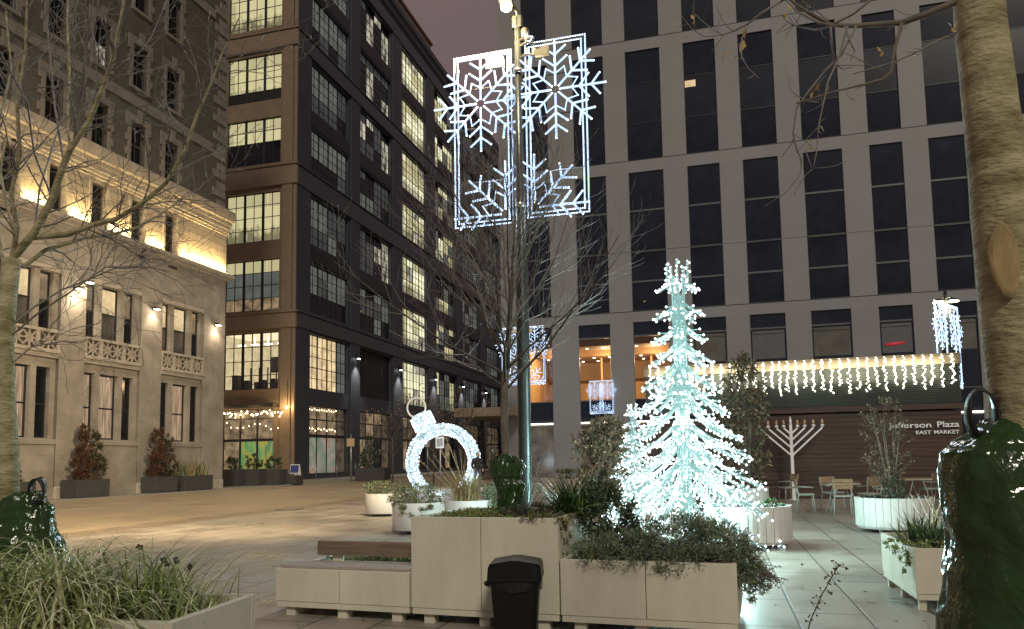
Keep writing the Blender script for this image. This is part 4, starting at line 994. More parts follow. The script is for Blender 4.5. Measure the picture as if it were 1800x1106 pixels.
for k in range(3): mb.bev(.015, bw_-.03, .045+k*.115, .045+k*.115+.105, hb-.0195, hb+.008, .006)
mb.build('seat', 'teak_seat', pbn)
mb = MB(); mb.bev(.15, bw_-.014, .455, .495, hb+.05, hb+.19, .008); mb.build('backrest', 'teak', pbn)
for x in (.36, bw_-.1): mb = MB(); mb.bev(x-.055, x+.055, .497, .535, .3, hb+.17, .005); mb.build('back_support', 'white_paint', pbn)
pbk = thing('planter_box', 'low cream planter box with green ground cover behind the bench', 'planter', c0+BD*.56, PA, 'cream planter boxes'); panel_box(pbk, .03, bw_-.02, 0, .62, .085, .44); feet(pbk, [(.15, .1), (bw_-.2, .1), (.15, .5), (bw_-.2, .5)], .085)
tw_ = 1.345; TPo = c1+FD*.006
pt = thing('planter_box', 'tall cream planter box behind the black bin, holding the bagged tree', 'planter', TPo, PA, 'cream planter boxes'); HT = .925
panel_box(pt, 0, tw_, 0, 1.30, .085, HT, 'body', [tw_*.49]); feet(pt, [(.15, .1), (.67, .1), (tw_-.15, .1), (.15, 1.18), (tw_-.15, 1.18)], .085)
rw_ = 1.40; RPo = TPo+FD*(tw_+.012)
pr = thing('planter_box', 'mid-height cream planter box overgrown with a lavender-like shrub, right of the bin', 'planter', RPo, PA, 'cream planter boxes'); HR = .59
panel_box(pr, 0, rw_, 0, 1.30, .085, HR, 'body', [rw_*.5]); feet(pr, [(.15, .1), (.65, .1), (rw_-.15, .1), (.15, 1.2), (rw_-.15, 1.2)], .085)
def on_planter(P, x, y, z): return P+FD*x+BD*y+Vector((0, 0, z))
# right box planter, seen on its lit side
RB = ground(1613, 1075); prb = thing('planter_box', 'cream planter box with spiky green plant beside the big green bag at right', 'planter', RB, -A, 'cream planter boxes')
panel_box(prb, 0, 1.5, 0, 1.45, .10, .56, 'body'); feet(prb, [(.06, .08), (.06, .75), (.06, 1.35), (1.4, .08), (1.4, 1.35)], .10, .03)
# near planters under the camera's left and right trees
NL = at_depth(449, 1044, 4.15); HL = NL.z
pl_ = thing('planter_box', 'near cream planter box full of variegated sedge, lower left', 'planter', (NL.x, NL.y, 0), radians(-11), 'cream planter boxes'); panel_box(pl_, -2.6, 0, -.72, 0, .09, HL, 'body', [-1.3]); feet(pl_, [(-.2, -.6), (-.2, -.1), (-2.4, -.6)], .09)
NR = at_depth(1745, 1106, 2.25)
pn = thing('planter_box', 'nearest cream planter box carrying the big green bag, lower right corner', 'planter', (1.36, 2.0, 0), -A, 'cream planter boxes'); panel_box(pn, -.16, 1.3, 0, .44, .09, .80, 'body'); feet(pn, [(0, .1), (1.1, .1), (0, .34)], .09)
# round planters
def round_smooth(label, loc, r, h):
    t = thing('round_planter', label, 'planter', loc, 0, 'round white planters')
    mb = MB(); mb.lathe([(r*.985, .07), (r, .08), (r, h-.01), (r-.012, h), (r-.04, h), (r-.045, h-.06)], 40); mb.lathe([(r-.045, h-.07), (.01, h-.06)], 40, mi=1); mb.build('body', ['white_slat', 'soil'], t)
    for k in range(4): a = k*pi/2-.9; mb = MB(); mb.lathe([(.05, 0), (.05, .07)], 8, (r*.75*cos(a), r*.75*sin(a), 0)); mb.build('leg', 'galv', t)
    return t
def round_slat(label, loc, r, h, n=32):
    t = thing('slatted_round_planter', label, 'planter', loc, R.random(), 'round slatted planters')
    mb = MB(); mb.lathe([(r-.05, .08), (r-.05, h-.03)], 32, mi=1); mb.lathe([(r-.1, h-.05), (.01, h-.04)], 32, mi=2)
    for k in range(n):
        a = 2*pi*k/n; b = a+2*pi/n*.94; ch = .03; jr = R.uniform(0, .006)
        pts = lambda z, q: [((r+q)*cos(a), (r+q)*sin(a), z), ((r+q)*cos((a+b)/2)*1.006, (r+q)*sin((a+b)/2)*1.006, z), ((r+q)*cos(b), (r+q)*sin(b), z)]
        o0, o1, o2 = pts(.07, jr-.035), pts(.12, jr), pts(h, jr); i2 = pts(h, -.045); i0 = pts(.07, -.045)
        mb.add(o0+o1+o2+i2+i0, [(0, 1, 4, 3), (1, 2, 5, 4), (3, 4, 7, 6), (4, 5, 8, 7), (6, 7, 10, 9), (7, 8, 11, 10), (0, 3, 6, 9, 12), (2, 14, 11, 8, 5)], 0)
    mb.build('slats', ['white_slat', 'steel', 'soil'], t)
    for k in range(4): a = k*pi/2+.6; mb = MB(); mb.lathe([(.04, 0), (.04, .08)], 8, (r*.8*cos(a), r*.8*sin(a), 0)); mb.build('leg', 'galv', t)
    return t
def front_to_center(px, py, r):
    p = ground(px, py); d = Vector((p.x, p.y, 0)).normalized(); return p+d*r
ra = .52; A1 = front_to_center(712, 941, ra); A1 = Vector((at_depth(736, 900, A1.y).x, A1.y, 0)); rpa = round_smooth('white round planter with yellow-flowered plants, left of the tall planter box', A1, ra, .60)
A2 = front_to_center(662, 909, .5); A2 = Vector((at_depth(676, 900, A2.y).x, A2.y, 0)); rpb = round_smooth('white round planter farther back on the plaza, partly hidden by its neighbour', A2, .5, .58)
A3 = A1+Vector((.95, .55, 0)); rpc = round_smooth('white round planter with tall dry grass, behind the tall planter box', A3, .5, .60)
S1 = front_to_center(1571, 940, .64); sp1 = round_slat('slatted white round planter with a thin leafy tree, in front of the cafe tables', Vector((at_depth(1571, 900, S1.y).x, S1.y, 0)), .64, .62); S1 = sp1.location.copy()
S2p = Vector((3.83, 11.75+.9, 0)); S2p = front_to_center(1355, 968, .66); S2p = Vector((at_depth(1388, 930, S2p.y).x-.66, S2p.y, 0)); sp2 = round_slat('slatted white round planter lit by the light tree at its left', S2p, .66, .64)
S3p = Vector((at_depth(1304, 870, 19.0).x, 19.0, 0)); sp3 = round_slat('slatted white round planter behind the light tree, with a tall leafy shrub', S3p, .64, .62)
# bin
BN = at_depth(908, 1050, 6.06); bn = thing('rubbish_bin', 'black lidded plastic rubbish bin standing against the tall cream planter box', 'bin', (BN.x, BN.y, 0), PA+radians(13))
def rrect(w, d, z, c): return [(-w+c, -d, z), (w-c, -d, z), (w, -d+c, z), (w, d-c, z), (w-c, d, z), (-w+c, d, z), (-w, d-c, z), (-w, -d+c, z)]
def loft(mb, rings, mi=0, smooth=False, cap=True):
    n = len(rings[0]); vs = [p for r_ in rings for p in r_]; k = len(rings)
    fs = [(i*n+j, i*n+(j+1) % n, (i+1)*n+(j+1) % n, (i+1)*n+j) for i in range(k-1) for j in range(n)]
    if cap: fs += [tuple(range(n-1, -1, -1)), tuple((k-1)*n+j for j in range(n))]
    mb.add(vs, fs, mi, smooth)
ztop = at_depth(908, 981, 6.04).z
mb = MB(); loft(mb, [rrect(.152, .152, 0, .03), rrect(.156, .156, .03, .03), rrect(.187, .187, ztop-.19, .03), rrect(.194, .194, ztop-.185, .03), rrect(.194, .194, ztop-.15, .03)]); 
mb.box(-.19, -.175, -.05, .05, ztop-.30, ztop-.26); mb.build('body', 'black_plastic', bn)
mb = MB(); rg = []
rr = random.Random(2)
for i, (z, q) in enumerate(((-.245, .188), (-.225, .206), (-.19, .212), (-.165, .204), (-.14, .21))):
    rg.append([(x*(1+.03*rr.random()), y*(1+.03*rr.random()), ztop+z+.012*rr.random()) for x, y, _ in [((q)*cos(a)*1.13 if abs(cos(a)) > .5 else q*cos(a)*1.13, q*sin(a)*1.13, 0) for a in [2*pi*k/28 for k in range(28)]]])
for r_ in rg:
    for k, (x, y, z) in enumerate(r_): m_ = max(abs(x), abs(y)); f_ = min(1.0, .205/m_); r_[k] = (x*f_, y*f_, z)
loft(mb, rg, 0, True, False); mb.build('bag_rim', 'bag_film', bn)
mb = MB(); loft(mb, [rrect(.207, .207, ztop-.165, .03), rrect(.213, .213, ztop-.15, .03), rrect(.205, .205, ztop-.05, .03), rrect(.19, .19, ztop-.036, .03)])
mb.prism([(-.2, ztop-.0365), (.2, ztop-.0365), (.185, ztop-.026), (.03, ztop), (-.03, ztop), (-.185, ztop-.026)], -.185, .185); 
mb.box(-.13, .13, -.216, -.2, ztop-.125, ztop-.065, 1); mb.build('lid', ['black_plastic', 'black_plastic'], bn)
mb = MB(); mb.tube([(-.18, -.05, ztop-.22), (-.24, -.05, ztop-.20), (-.25, 0, ztop-.195), (-.24, .05, ztop-.20), (-.18, .05, ztop-.22)], .013, 6); mb.build('handle', 'black_plastic', bn)

# ---------------------------------------------------------------- cafe furniture
def chair(label, loc, rz):
    t = thing('cafe_chair', label, 'chair', loc, rz, 'cafe chairs on the plaza'); fr = .013
    for s in (-1, 1):
        mb = MB(); mb.tube([(s*.19, -.20, 0), (s*.17, -.16, .44)], fr, 6); mb.build('leg', 'chair_frame', t)
        mb = MB(); mb.tube([(s*.2, .25, 0), (s*.18, .17, .44), (s*.19, .24, .84)], fr, 6); mb.build('leg', 'chair_frame', t)
    mb = MB(); mb.tube([(-.19, -.18, .44), (.19, -.18, .44)], fr, 6); mb.tube([(-.19, .17, .44), (.19, .17, .44)], fr, 6)
    for s in (-1, 1): mb.tube([(s*.18, -.18, .44), (s*.18, .17, .44)], fr, 6); mb.tube([(s*.2, -.18, .62), (s*.19, .2, .64)], .01, 6)
    mb.build('seat_frame', 'chair_frame', t)
    mb = MB()
    for k in range(5): mb.bev(-.2, .2, -.19+k*.075, -.19+k*.075+.065, .452, .47, .004)
    mb.build('seat', 'chair_frame', t)
    mb = MB()
    for k in range(3): y = .20+k*.017; mb.bev(-.22, .22, y, y+.018, .62+k*.078, .62+k*.078+.072, .004)
    mb.build('backrest', 'oak', t); return t
def table(label, loc, rz):
    t = thing('cafe_table', label, 'table', loc, rz, 'cafe tables on the plaza')
    mb = MB()
    for k in range(8): mb.bev(-.36, .36, -.36+k*.09, -.36+k*.09+.082, .715, .735, .003)
    mb.build('tabletop', 'oak', t); mb = MB()
    for a, b in (((-.36, -.36), (.36, -.36)), ((.36, -.36), (.36, .36)), ((.36, .36), (-.36, .36)), ((-.36, .36), (-.36, -.36))): mb.bar((*a, .70), (*b, .70), .028)
    mb.build('table_frame', 'chair_frame', t)
    for sx in (-1, 1):
        for sy in (-1, 1): mb = MB(); mb.tube([(sx*.33, sy*.33, 0), (sx*.12, sy*.33, .70)], .014, 6); mb.build('leg', 'chair_frame', t)
    return t
tb = G(2.80, 19.6); table('cafe table in the group of four chairs, left of the slatted planter', tb, -A)
ch0 = chair('cafe chair at the left of the grouped table, its wooden back outwards', tb+Vector((-.78, .25, 0)), radians(75))
def chairs(lbl, loc, rz): return dup(ch0, loc, rz, lbl)
chairs('cafe chair pulled out nearest on the paving, front of the grouped table', tb+Vector((-.30, -.72, 0)), radians(160))
chairs('cafe chair at the right of the grouped table, slats facing the plaza', tb+Vector((.72, .1, 0)), radians(-60))
chairs('cafe chair at the far side of the grouped table, against the cedar wall', tb+Vector((.15, .85, 0)), radians(10))
q = ground(1386, 884); chairs('cafe chair alone beside the foot of the menorah', Vector((q.x, q.y, 0)), radians(-80))
tb2 = at_depth(1605, 868, 20.5); tb2.z = 0; table('cafe table behind the thin leafy tree of the slatted planter', tb2, -A+.2)
chairs('cafe chair left behind the thin leafy tree, back half hidden', Vector((at_depth(1551, 868, 20.6).x, 20.6, 0)), radians(80))
chairs('cafe chair right of the thin leafy tree, in profile facing left', Vector((at_depth(1634, 868, 20.4).x, 20.4, 0)), radians(-85))
tb3 = Vector((at_depth(1668, 868, 20.6).x, 20.6, 0)); table('cafe table half hidden by the big green bag, farthest right', tb3, -A)
p = Vector((at_depth(976, 870, 19).x, 19, 0)); chairs('cafe chair with orange-brown back just right of the lamp post foot', p, radians(150))
p = Vector((at_depth(1022, 870, 22).x, 22, 0)); chairs('cafe chair with slatted brown back left of the brown-leaved tree', p, radians(185))
p = Vector((at_depth(957, 870, 22).x, 22, 0)); table('cafe table behind the spiky plant near the lamp post', p, -A)

# ---------------------------------------------------------------- street things
# person
pp = Vector((at_depth(840, 857, 36.2).x, 36.2, 0)); ps = thing('person', 'person in dark jacket and jeans standing at the bauble arch', 'person', pp, radians(20))
def skinned(name, verts, edges, rad, mt, par, root=0):
    me = bpy.data.meshes.new(name); me.from_pydata(verts, edges, []); o = bpy.data.objects.new(name, me); COL.objects.link(o)
    sk = o.modifiers.new('skin', 'SKIN')
    for i, sv in enumerate(me.skin_vertices[0].data): sv.radius = rad[i] if hasattr(rad[i], '__len__') else (rad[i], rad[i]); sv.use_root = (i == root)
    sb = o.modifiers.new('sub', 'SUBSURF'); sb.levels = 1; sb.render_levels = 1; me.materials.append(M[mt]); o.parent = par; return o
V_ = [(0, 0, .98), (0, 0, 1.15), (0, 0, 1.38), (0, -.01, 1.53), (0, -.02, 1.62), (0, -.03, 1.73),
      (.10, 0, .92), (.11, -.02, .50), (.12, .02, .09), (.13, -.14, .05), (-.10, 0, .92), (-.13, .0, .50), (-.15, .03, .09), (-.18, -.12, .05),
      (.19, 0, 1.42), (.26, .03, 1.14), (.23, -.08, .93), (-.19, 0, 1.42), (-.27, .04, 1.14), (-.20, -.07, .95)]
E_ = [(0, 1), (1, 2), (2, 3), (3, 4), (4, 5), (0, 6), (6, 7), (7, 8), (8, 9), (0, 10), (10, 11), (11, 12), (12, 13), (2, 14), (14, 15), (15, 16), (2, 17), (17, 18), (18, 19)]
Rr = [(.15, .11), (.14, .1), (.17, .11), .055, .09, .085, .09, .065, .05, .04, .09, .065, .05, .04, .075, .05, .04, .075, .05, .04]
skinned('body', V_, E_, Rr, 'jeans', ps)
Vc = [(0, 0, .86), (0, 0, 1.15), (0, 0, 1.40), (0, -.005, 1.5), (.20, 0, 1.43), (.275, .03, 1.14), (.24, -.07, .97), (-.20, 0, 1.43), (-.285, .04, 1.14), (-.215, -.06, .99)]
skinned('jacket', Vc, [(0, 1), (1, 2), (2, 3), (2, 4), (4, 5), (5, 6), (2, 7), (7, 8), (8, 9)], [(.20, .14), (.19, .13), (.2, .14), (.09, .08), .095, .072, .06, .095, .072, .06], 'coat', ps)
mb = MB()
vs = []
for i in range(9):
    a = pi*i/8
    for j in range(12): b = 2*pi*j/12; vs.append((.083*sin(a)*cos(b), -.03+.1*sin(a)*sin(b), 1.66+.125*cos(a)))
mb.add(vs, [(i*12+j, i*12+(j+1) % 12, (i+1)*12+(j+1) % 12, (i+1)*12+j) for i in range(8) for j in range(12)], 0, True)
mb.bar((0, -.13, 1.66), (0, -.15, 1.635), .025); mb.box(-.03, .03, -.126, -.12, 1.59, 1.6, 1); mb.octa((.032, -.12, 1.675), .01, 1); mb.octa((-.032, -.12, 1.675), .01, 1); mb.octa((.085, -.03, 1.655), .022); mb.octa((-.085, -.03, 1.655), .022); mb.build('head', ['skin', 'hair'], ps)
mb = MB(); vs = []
for i in range(6):
    a = .62*pi*i/5
    for j in range(12): b = 2*pi*j/12; vs.append((.09*sin(a)*cos(b), -.015+.105*sin(a)*sin(b), 1.672+.127*cos(a)))
mb.add(vs, [(i*12+j, i*12+(j+1) % 12, (i+1)*12+(j+1) % 12, (i+1)*12+j) for i in range(5) for j in range(12)], 0, True); mb.build('hair', 'hair', ps)
mb = MB()
for s in (.125, -.165): mb.bev(s-.05, s+.05, -.2, .07, 0, .10, .03)
mb.build('shoes', 'white', ps)
for s in (1, -1):
    mb = MB(); b = Vector((.235 if s > 0 else -.21, -.08, .93))
    for k in range(4): mb.tube([b+Vector(((k-1.5)*.018, 0, 0)), b+Vector(((k-1.5)*.02, -.02, -.06)), b+Vector(((k-1.5)*.018, -.0, -.10+.008*abs(k-1.5)))], [.011, .010, .008], 6)
    mb.tube([b+Vector((-s*.035, -.01, .01)), b+Vector((-s*.05, -.03, -.04))], [.011, .009], 6); mb.bev(b.x-.035, b.x+.035, b.y-.014, b.y+.014, b.z-.01, b.z+.07, .01); mb.build('hand', 'skin', ps)
# signs, hydrant, railing
sg = ground(617, 846, .15); s1_ = thing('street_sign', 'slim post with a blank tan sign plate on the far sidewalk', 'sign', sg, -A)
hz = at_depth(617, 764, sg.y).z; mb = MB(); mb.tube([(0, 0, 0), (0, 0, hz-.15)], .05, 8); mb.build('post', 'galv', s1_)
mb = MB(); z1 = at_depth(617, 771, sg.y).z; z0 = at_depth(617, 785, sg.y).z; mb.bev(-.28, .28, -.09, -.055, z0-.15, z1-.15, .01); mb.build('plate', 'tan_sign', s1_)
sg = ground(774, 851, .0); sg.z = 0; s2_ = thing('street_sign', 'white square sign on a post seen through the bauble arch', 'sign', Vector((at_depth(774, 800, 40).x, 40, 0)), -A)
z1 = at_depth(774, 768, 40).z; z0 = at_depth(774, 788, 40).z; mb = MB(); mb.tube([(0, 0, 0), (0, 0, z1)], .045, 8); mb.build('post', 'galv', s2_)
mb = MB(); mb.bev(-.24, .24, -.085, -.05, z0, z1, .01); mb.bev(-.17, .17, -.088, -.0855, z0+.1, z1-.1, .001, 1); mb.build('plate', ['white', 'grey_print'], s2_)
ab = ground(519, 846, .15); a_ = thing('a_board', 'folding pavement sign with a blue upper half by the brown wall', 'sign', ab, -A)
hz = (845-783)/F*0+1.15
mb = MB(); mb.bar((-.0, -.25, 0), (0, -.02, hz), .7, .03, Vector((0, 1, 0))); mb.build('front_board', 'white', a_)
mb = MB(); mb.bar((-.0, .25, 0), (0, .0, hz), .7, .03, Vector((0, 1, 0))); mb.build('back_board', 'white', a_)
def face(u0, u1, x0, x1): return [Vector((x0, -.272+.23*u0, hz*u0)), Vector((x1, -.272+.23*u0, hz*u0)), Vector((x1, -.272+.23*u1, hz*u1)), Vector((x0, -.272+.23*u1, hz*u1))]
mb = MB(); mb.quad(*face(.5, .96, -.32, .32)); mb.quad(*face(.08, .46, -.32, .32), 1); mb.build('poster', ['blue_sign', 'grey_print'], a_)
hy = Vector((at_depth(675, 848, 52).x, 52, .15)); hyd = thing('fire_hydrant', 'red fire hydrant by the dark shopfront down the street', 'hydrant', hy)
mb = MB(); mb.lathe([(.2, 0), (.2, .06), (.14, .08), (.13, .62), (.18, .64), (.18, .7), (.13, .82), (.04, .9), (.04, .95)], 14); mb.tube([(-.27, 0, .48), (.27, 0, .48)], .075, 8); mb.tube([(0, -.26, .42), (0, 0, .42)], .09, 8); mb.build('body', 'red', hyd)
gr = thing('glass_railing', 'low glass railing in front of the corner shopfront', 'railing', G(-28.6, 49.3, .15), -A)
for k in range(3): mb = MB(); mb.tube([(.0, k*3.1, 0), (.0, k*3.1, 1.15)], .03, 6); mb.build('post', 'galv', gr)
mb = MB()
for k in range(2): mb.quad((0, k*3.1+.08, .12), (0, k*3.1+3.0, .12), (0, k*3.1+3.0, 1.1), (0, k*3.1+.08, 1.1))
mb.build('glass_panel', 'clear', gr)
for i, (px, Y, hh, lab) in enumerate(((752, 60, 3.0, 'thin unlit sign pole far down the street left of the arch'), (958, 33, 0, ''),)):
    if not hh: continue
    o = thing('sign_pole', lab, 'pole', Vector((at_depth(px, 840, Y).x, Y, 0))); mb = MB(); mb.tube([(0, 0, 0), (0, 0, hh)], .05, 6); mb.bev(-.2, .2, -.08, -.055, hh-.5, hh, .01); mb.build('pole', 'galv', o)
# ---------------------------------------------------------------- growing things
def rdir(rr): 
    while True:
        v = Vector((rr.uniform(-1, 1), rr.uniform(-1, 1), rr.uniform(-1, 1)))
        if .05 < v.length < 1: return v.normalized()
def path(p, d, L, rr, up=.15, jit=.18, k=5):
    pts = [p.copy()]; d = d.normalized()
    for i in range(k):
        d = (d + rdir(rr)*jit + Vector((0, 0, up/k))).normalized(); pts.append(pts[-1]+d*(L/k))
    return pts
def branch(mb, p, d, L, r, lvl, rr, nch, up=.2, jit=.18, mi=(0, 1), spread=.75, leaves=None, tips=None, ratio=.55):
    k = 6 if lvl > 1 else 5
    pts = path(p, d, L, rr, up, jit, k); tp = [max(r*(1-.75*i/k), .0016) for i in range(k+1)]
    mb.tube(pts, tp, 6 if r > .02 else (4 if r > .006 else 3), mi[0] if r > .012 else mi[1], cap=False)
    if tips is not None and lvl == 0: tips.append((pts[-1], (pts[-1]-pts[-2]).normalized())); tips.append((pts[-3], (pts[-3]-pts[-4]).normalized()))
    if lvl <= 0: return
    n = nch[lvl-1]
    for i in range(n):
        u = .22+.76*(i+rr.random())/n; j = min(k-1, int(u*k)); q = pts[j].lerp(pts[j+1], u*k-j)
        dd = (pts[j+1]-pts[j]).normalized(); s = dd.cross(rdir(rr)).normalized()
        branch(mb, q, dd*(1-spread*.45)+s*spread, L*ratio*(1.15-.55*u)*rr.uniform(.75, 1.2), r*(1-.7*u)*.58, lvl-1, rr, nch, up, jit, mi, spread, leaves, tips, ratio)

# centre bare tree in the tall planter
rr = random.Random(21)
TB = at_depth(891, 890, 7.35); TB.z = HT-.07
ct = thing('bare_tree', 'bare young tree with fine upswept twigs in the tall planter, centre', 'tree', TB)
L2 = lambda p: p-TB
mb = MB(); tr = [Vector((0, 0, 0))]+[L2(at_depth(x, y, 7.35)) for x, y in ((889, 800), (886, 740), (887, 690), (889, 650), (893, 600), (897, 545), (900, 490), (903, 430), (906, 380))]
tr_r = [.047, .042, .040, .040, .036, .030, .024, .018, .012, .006]
mb.tube(tr[:5], tr_r[:5], 10); 
mb.build('trunk', 'bark', ct)
mb = MB(); mb.tube(tr[4:], tr_r[4:], 7)
for i in range(30):
    u = (i+.3)/30*5.6; j = int(u)+3; q = tr[j].lerp(tr[j+1], u-int(u)); a = i*2.4+rr.uniform(-.4, .4); el = radians(rr.uniform(14, 46)+u*6)
    d = Vector((cos(a)*cos(el), sin(a)*cos(el), sin(el)))
    branch(mb, q, d, rr.uniform(1.45, 2.1)*(1-.06*u), .015-.0014*u, 2, rr, (5, 8), .55, .16, (0, 1), .62, ratio=.5)
mb.build('crown', ['bark_dark', 'twig'], ct)
mb = MB()
for x, y in ((892, 405), (1080, 470), (1130, 530), (633, 550), (660, 480), (985, 610)):
    p = L2(at_depth(x, y, 7.6)); mb.leaf(p, rdir(rr), rdir(rr), .035, .022)
mb.build('dead_leaf', 'deadleaf', ct)
# left bare tree
rr = random.Random(5)
YL = 4.3; lb = at_depth(20, 905, YL); lb.z = HL-.06
ltree = thing('bare_tree', 'bare olive-barked tree with long thin branches at the left edge', 'tree', lb)
Q = lambda pts, dy=0: [at_depth(x, y, YL+dy*i/max(1, len(pts)-1))-lb for i, (x, y) in enumerate(pts)]
mb = MB(); t = [Vector((0, 0, 0))]+Q([(14, 800), (9, 700), (8, 600), (14, 520), (22, 455)]); mb.tube(t, [.063, .056, .052, .048, .047, .045], 12); mb.build('trunk', 'bark_olive', ltree)
mb = MB()
limbs = [([(22, 455), (60, 410), (92, 350), (108, 300), (124, 262), (157, 213), (182, 150), (200, 100), (217, 10), (222, -60)], .034, .007, -.3),
 ([(124, 262), (118, 215), (122, 120), (118, 40), (120, -50)], .013, .006, .3), ([(130, 250), (140, 190), (150, 100), (163, 0), (168, -40)], .011, .005, -.5), ([(112, 285), (95, 180), (88, 100), (80, 20), (78, -40)], .010, .005, .5),
 ([(50, 418), (120, 412), (165, 395), (205, 385), (250, 358), (292, 322), (325, 265), (345, 205), (372, 145), (392, 90), (421, 30)], .026, .003, -.6),
 ([(40, 470), (80, 440), (150, 418), (200, 412), (240, 400), (290, 372), (325, 345)], .020, .004, .5),
 ([(18, 575), (60, 540), (108, 510), (160, 490), (200, 472), (262, 470), (300, 478)], .010, .003, .2), ([(20, 590), (70, 548), (120, 516), (185, 470), (250, 468)], .008, .003, -.4),
 ([(15, 500), (2, 440), (-10, 380), (0, 300), (10, 240)], .018, .008, .4), ([(22, 455), (30, 400), (20, 340), (35, 270), (30, 180), (45, 90), (48, -20)], .022, .006, -.4),
 ([(30, 430), (10, 350), (-10, 250), (20, 120), (10, 20)], .014, .006, .7), ([(60, 410), (70, 330), (95, 250), (120, 180), (118, 90)], .010, .003, .6),
 ([(20, 640), (55, 610), (110, 600), (135, 602)], .008, .003, .1), ([(92, 350), (60, 270), (48, 180), (20, 130), (0, 90)], .009, .004, -.6), ([(157, 213), (230, 190), (262, 185)], .006, .002, .2)]
for pts, a, b, dy in limbs:
    a *= .72; q = Q(pts, dy); n = len(q); mb.tube(q, [a+(b-a)*i/(n-1) for i in range(n)], 7 if a > .015 else 5, 0 if a > .009 else 1, cap=False)
    for i in range(int(2.3*n)):
        u = rr.uniform(.12, .97)*(n-1); j = int(u); c = q[j].lerp(q[j+1], u-j); dd = (q[j+1]-q[j]).normalized(); s = dd.cross(rdir(rr)).normalized()
        branch(mb, c, dd*.75+s*.65, rr.uniform(.25, .75), min(.0055, (a+(b-a)*u/n)*.5), 1, rr, (4,), .1, .34, (0, 1), .75, ratio=.42)
mb.build('crown', ['bark_olive', 'twig'], ltree)
mb = MB()
for x, y in ((300, 372), (263, 437), (30, 250), (250, 250), (190, 230), (98, 210)):
    for k in range(2): mb.leaf(Q([(x+rr.uniform(-5, 5), y)])[0], rdir(rr), rdir(rr), .04, .025)
mb.build('dead_leaf', 'leaf_brown', ltree)
# near right tree
YR = 2.2; rb = at_depth(1796, 900, YR); rb.z = .74
rt_ = thing('bare_tree', 'thick olive-barked trunk with an oval scar at the right edge', 'tree', rb)
mb = MB(); ctr = [(1812, 900), (1806, 760), (1800, 680), (1790, 600), (1776, 480), (1763, 370), (1752, 280), (1742, 200), (1733, 120), (1723, 40), (1716, -60), (1700, -330), (1672, -700), (1650, -1150)]; wd = [58, 57, 56, 55, 53, 51, 47, 45, 43, 42, 41, 38, 33, 26]
q = [at_depth(x, y, YR)-rb for x, y in ctr]; ra_ = [w_/F*YR for w_ in wd]
n = 28; k = 130; vs = []
for i in range(k+1):
    u = i/k*(len(q)-1); j = min(int(u), len(q)-2); c = q[j].lerp(q[j+1], u-j); r_ = ra_[j]+(ra_[j+1]-ra_[j])*(u-j)
    for m_ in range(n):
        a = 2*pi*m_/n; nn = noise.noise(Vector((cos(a)*1.3, sin(a)*1.3, c.z*9)))*.018+noise.noise(Vector((cos(a)*3, sin(a)*3, c.z*40)))*.007
        vs.append(c+Vector((cos(a), sin(a), 0))*r_*(1+nn))
mb.add(vs, [(i*n+m_, i*n+(m_+1) % n, (i+1)*n+(m_+1) % n, (i+1)*n+m_) for i in range(k) for m_ in range(n)], 0, True)
mb.build('trunk', 'bark_olive', rt_)
sc_ = at_depth(1770, 455, YR-.09)+Vector((0, .09, 0))-rb; mb = MB(); vs = []; nr = 9; na = 26
axx = (q[6]-q[3]).normalized()
for i in range(nr+1):
    v = i/nr
    for j in range(na):
        a = 2*pi*j/na; lz = .115*v*sin(a); lx = .043*v*cos(a)*(1-.45*max(0, sin(a))**2)*(1+.08*sin(3*a))
        p = sc_+axx*lz; hw = .0895; dx = lx; yy = -sqrt(max(hw*hw-dx*dx, 0))-(.0005+.002*v if v < .74 else .0085*(1-abs(v-.87)/.13))+(.008 if v > .97 else 0)
        vs.append(p+Vector((dx, yy, 0)))
mb.add(vs, [(i*na+j, i*na+(j+1) % na, (i+1)*na+(j+1) % na, (i+1)*na+j) for i in range(nr) for j in range(na)], 0, True); mb.build('bark_scar', M.setdefault('scar', mat('scar_wood', (.40, .30, .145), .8, .35, 14, .6, 0, 40, stretch=(1, 1, .25))), rt_)
mb = MB(); rr = random.Random(9)
Qr = lambda pts, dy=0: [at_depth(x, y, YR+dy*i/max(1, len(pts)-1))-rb for i, (x, y) in enumerate(pts)]
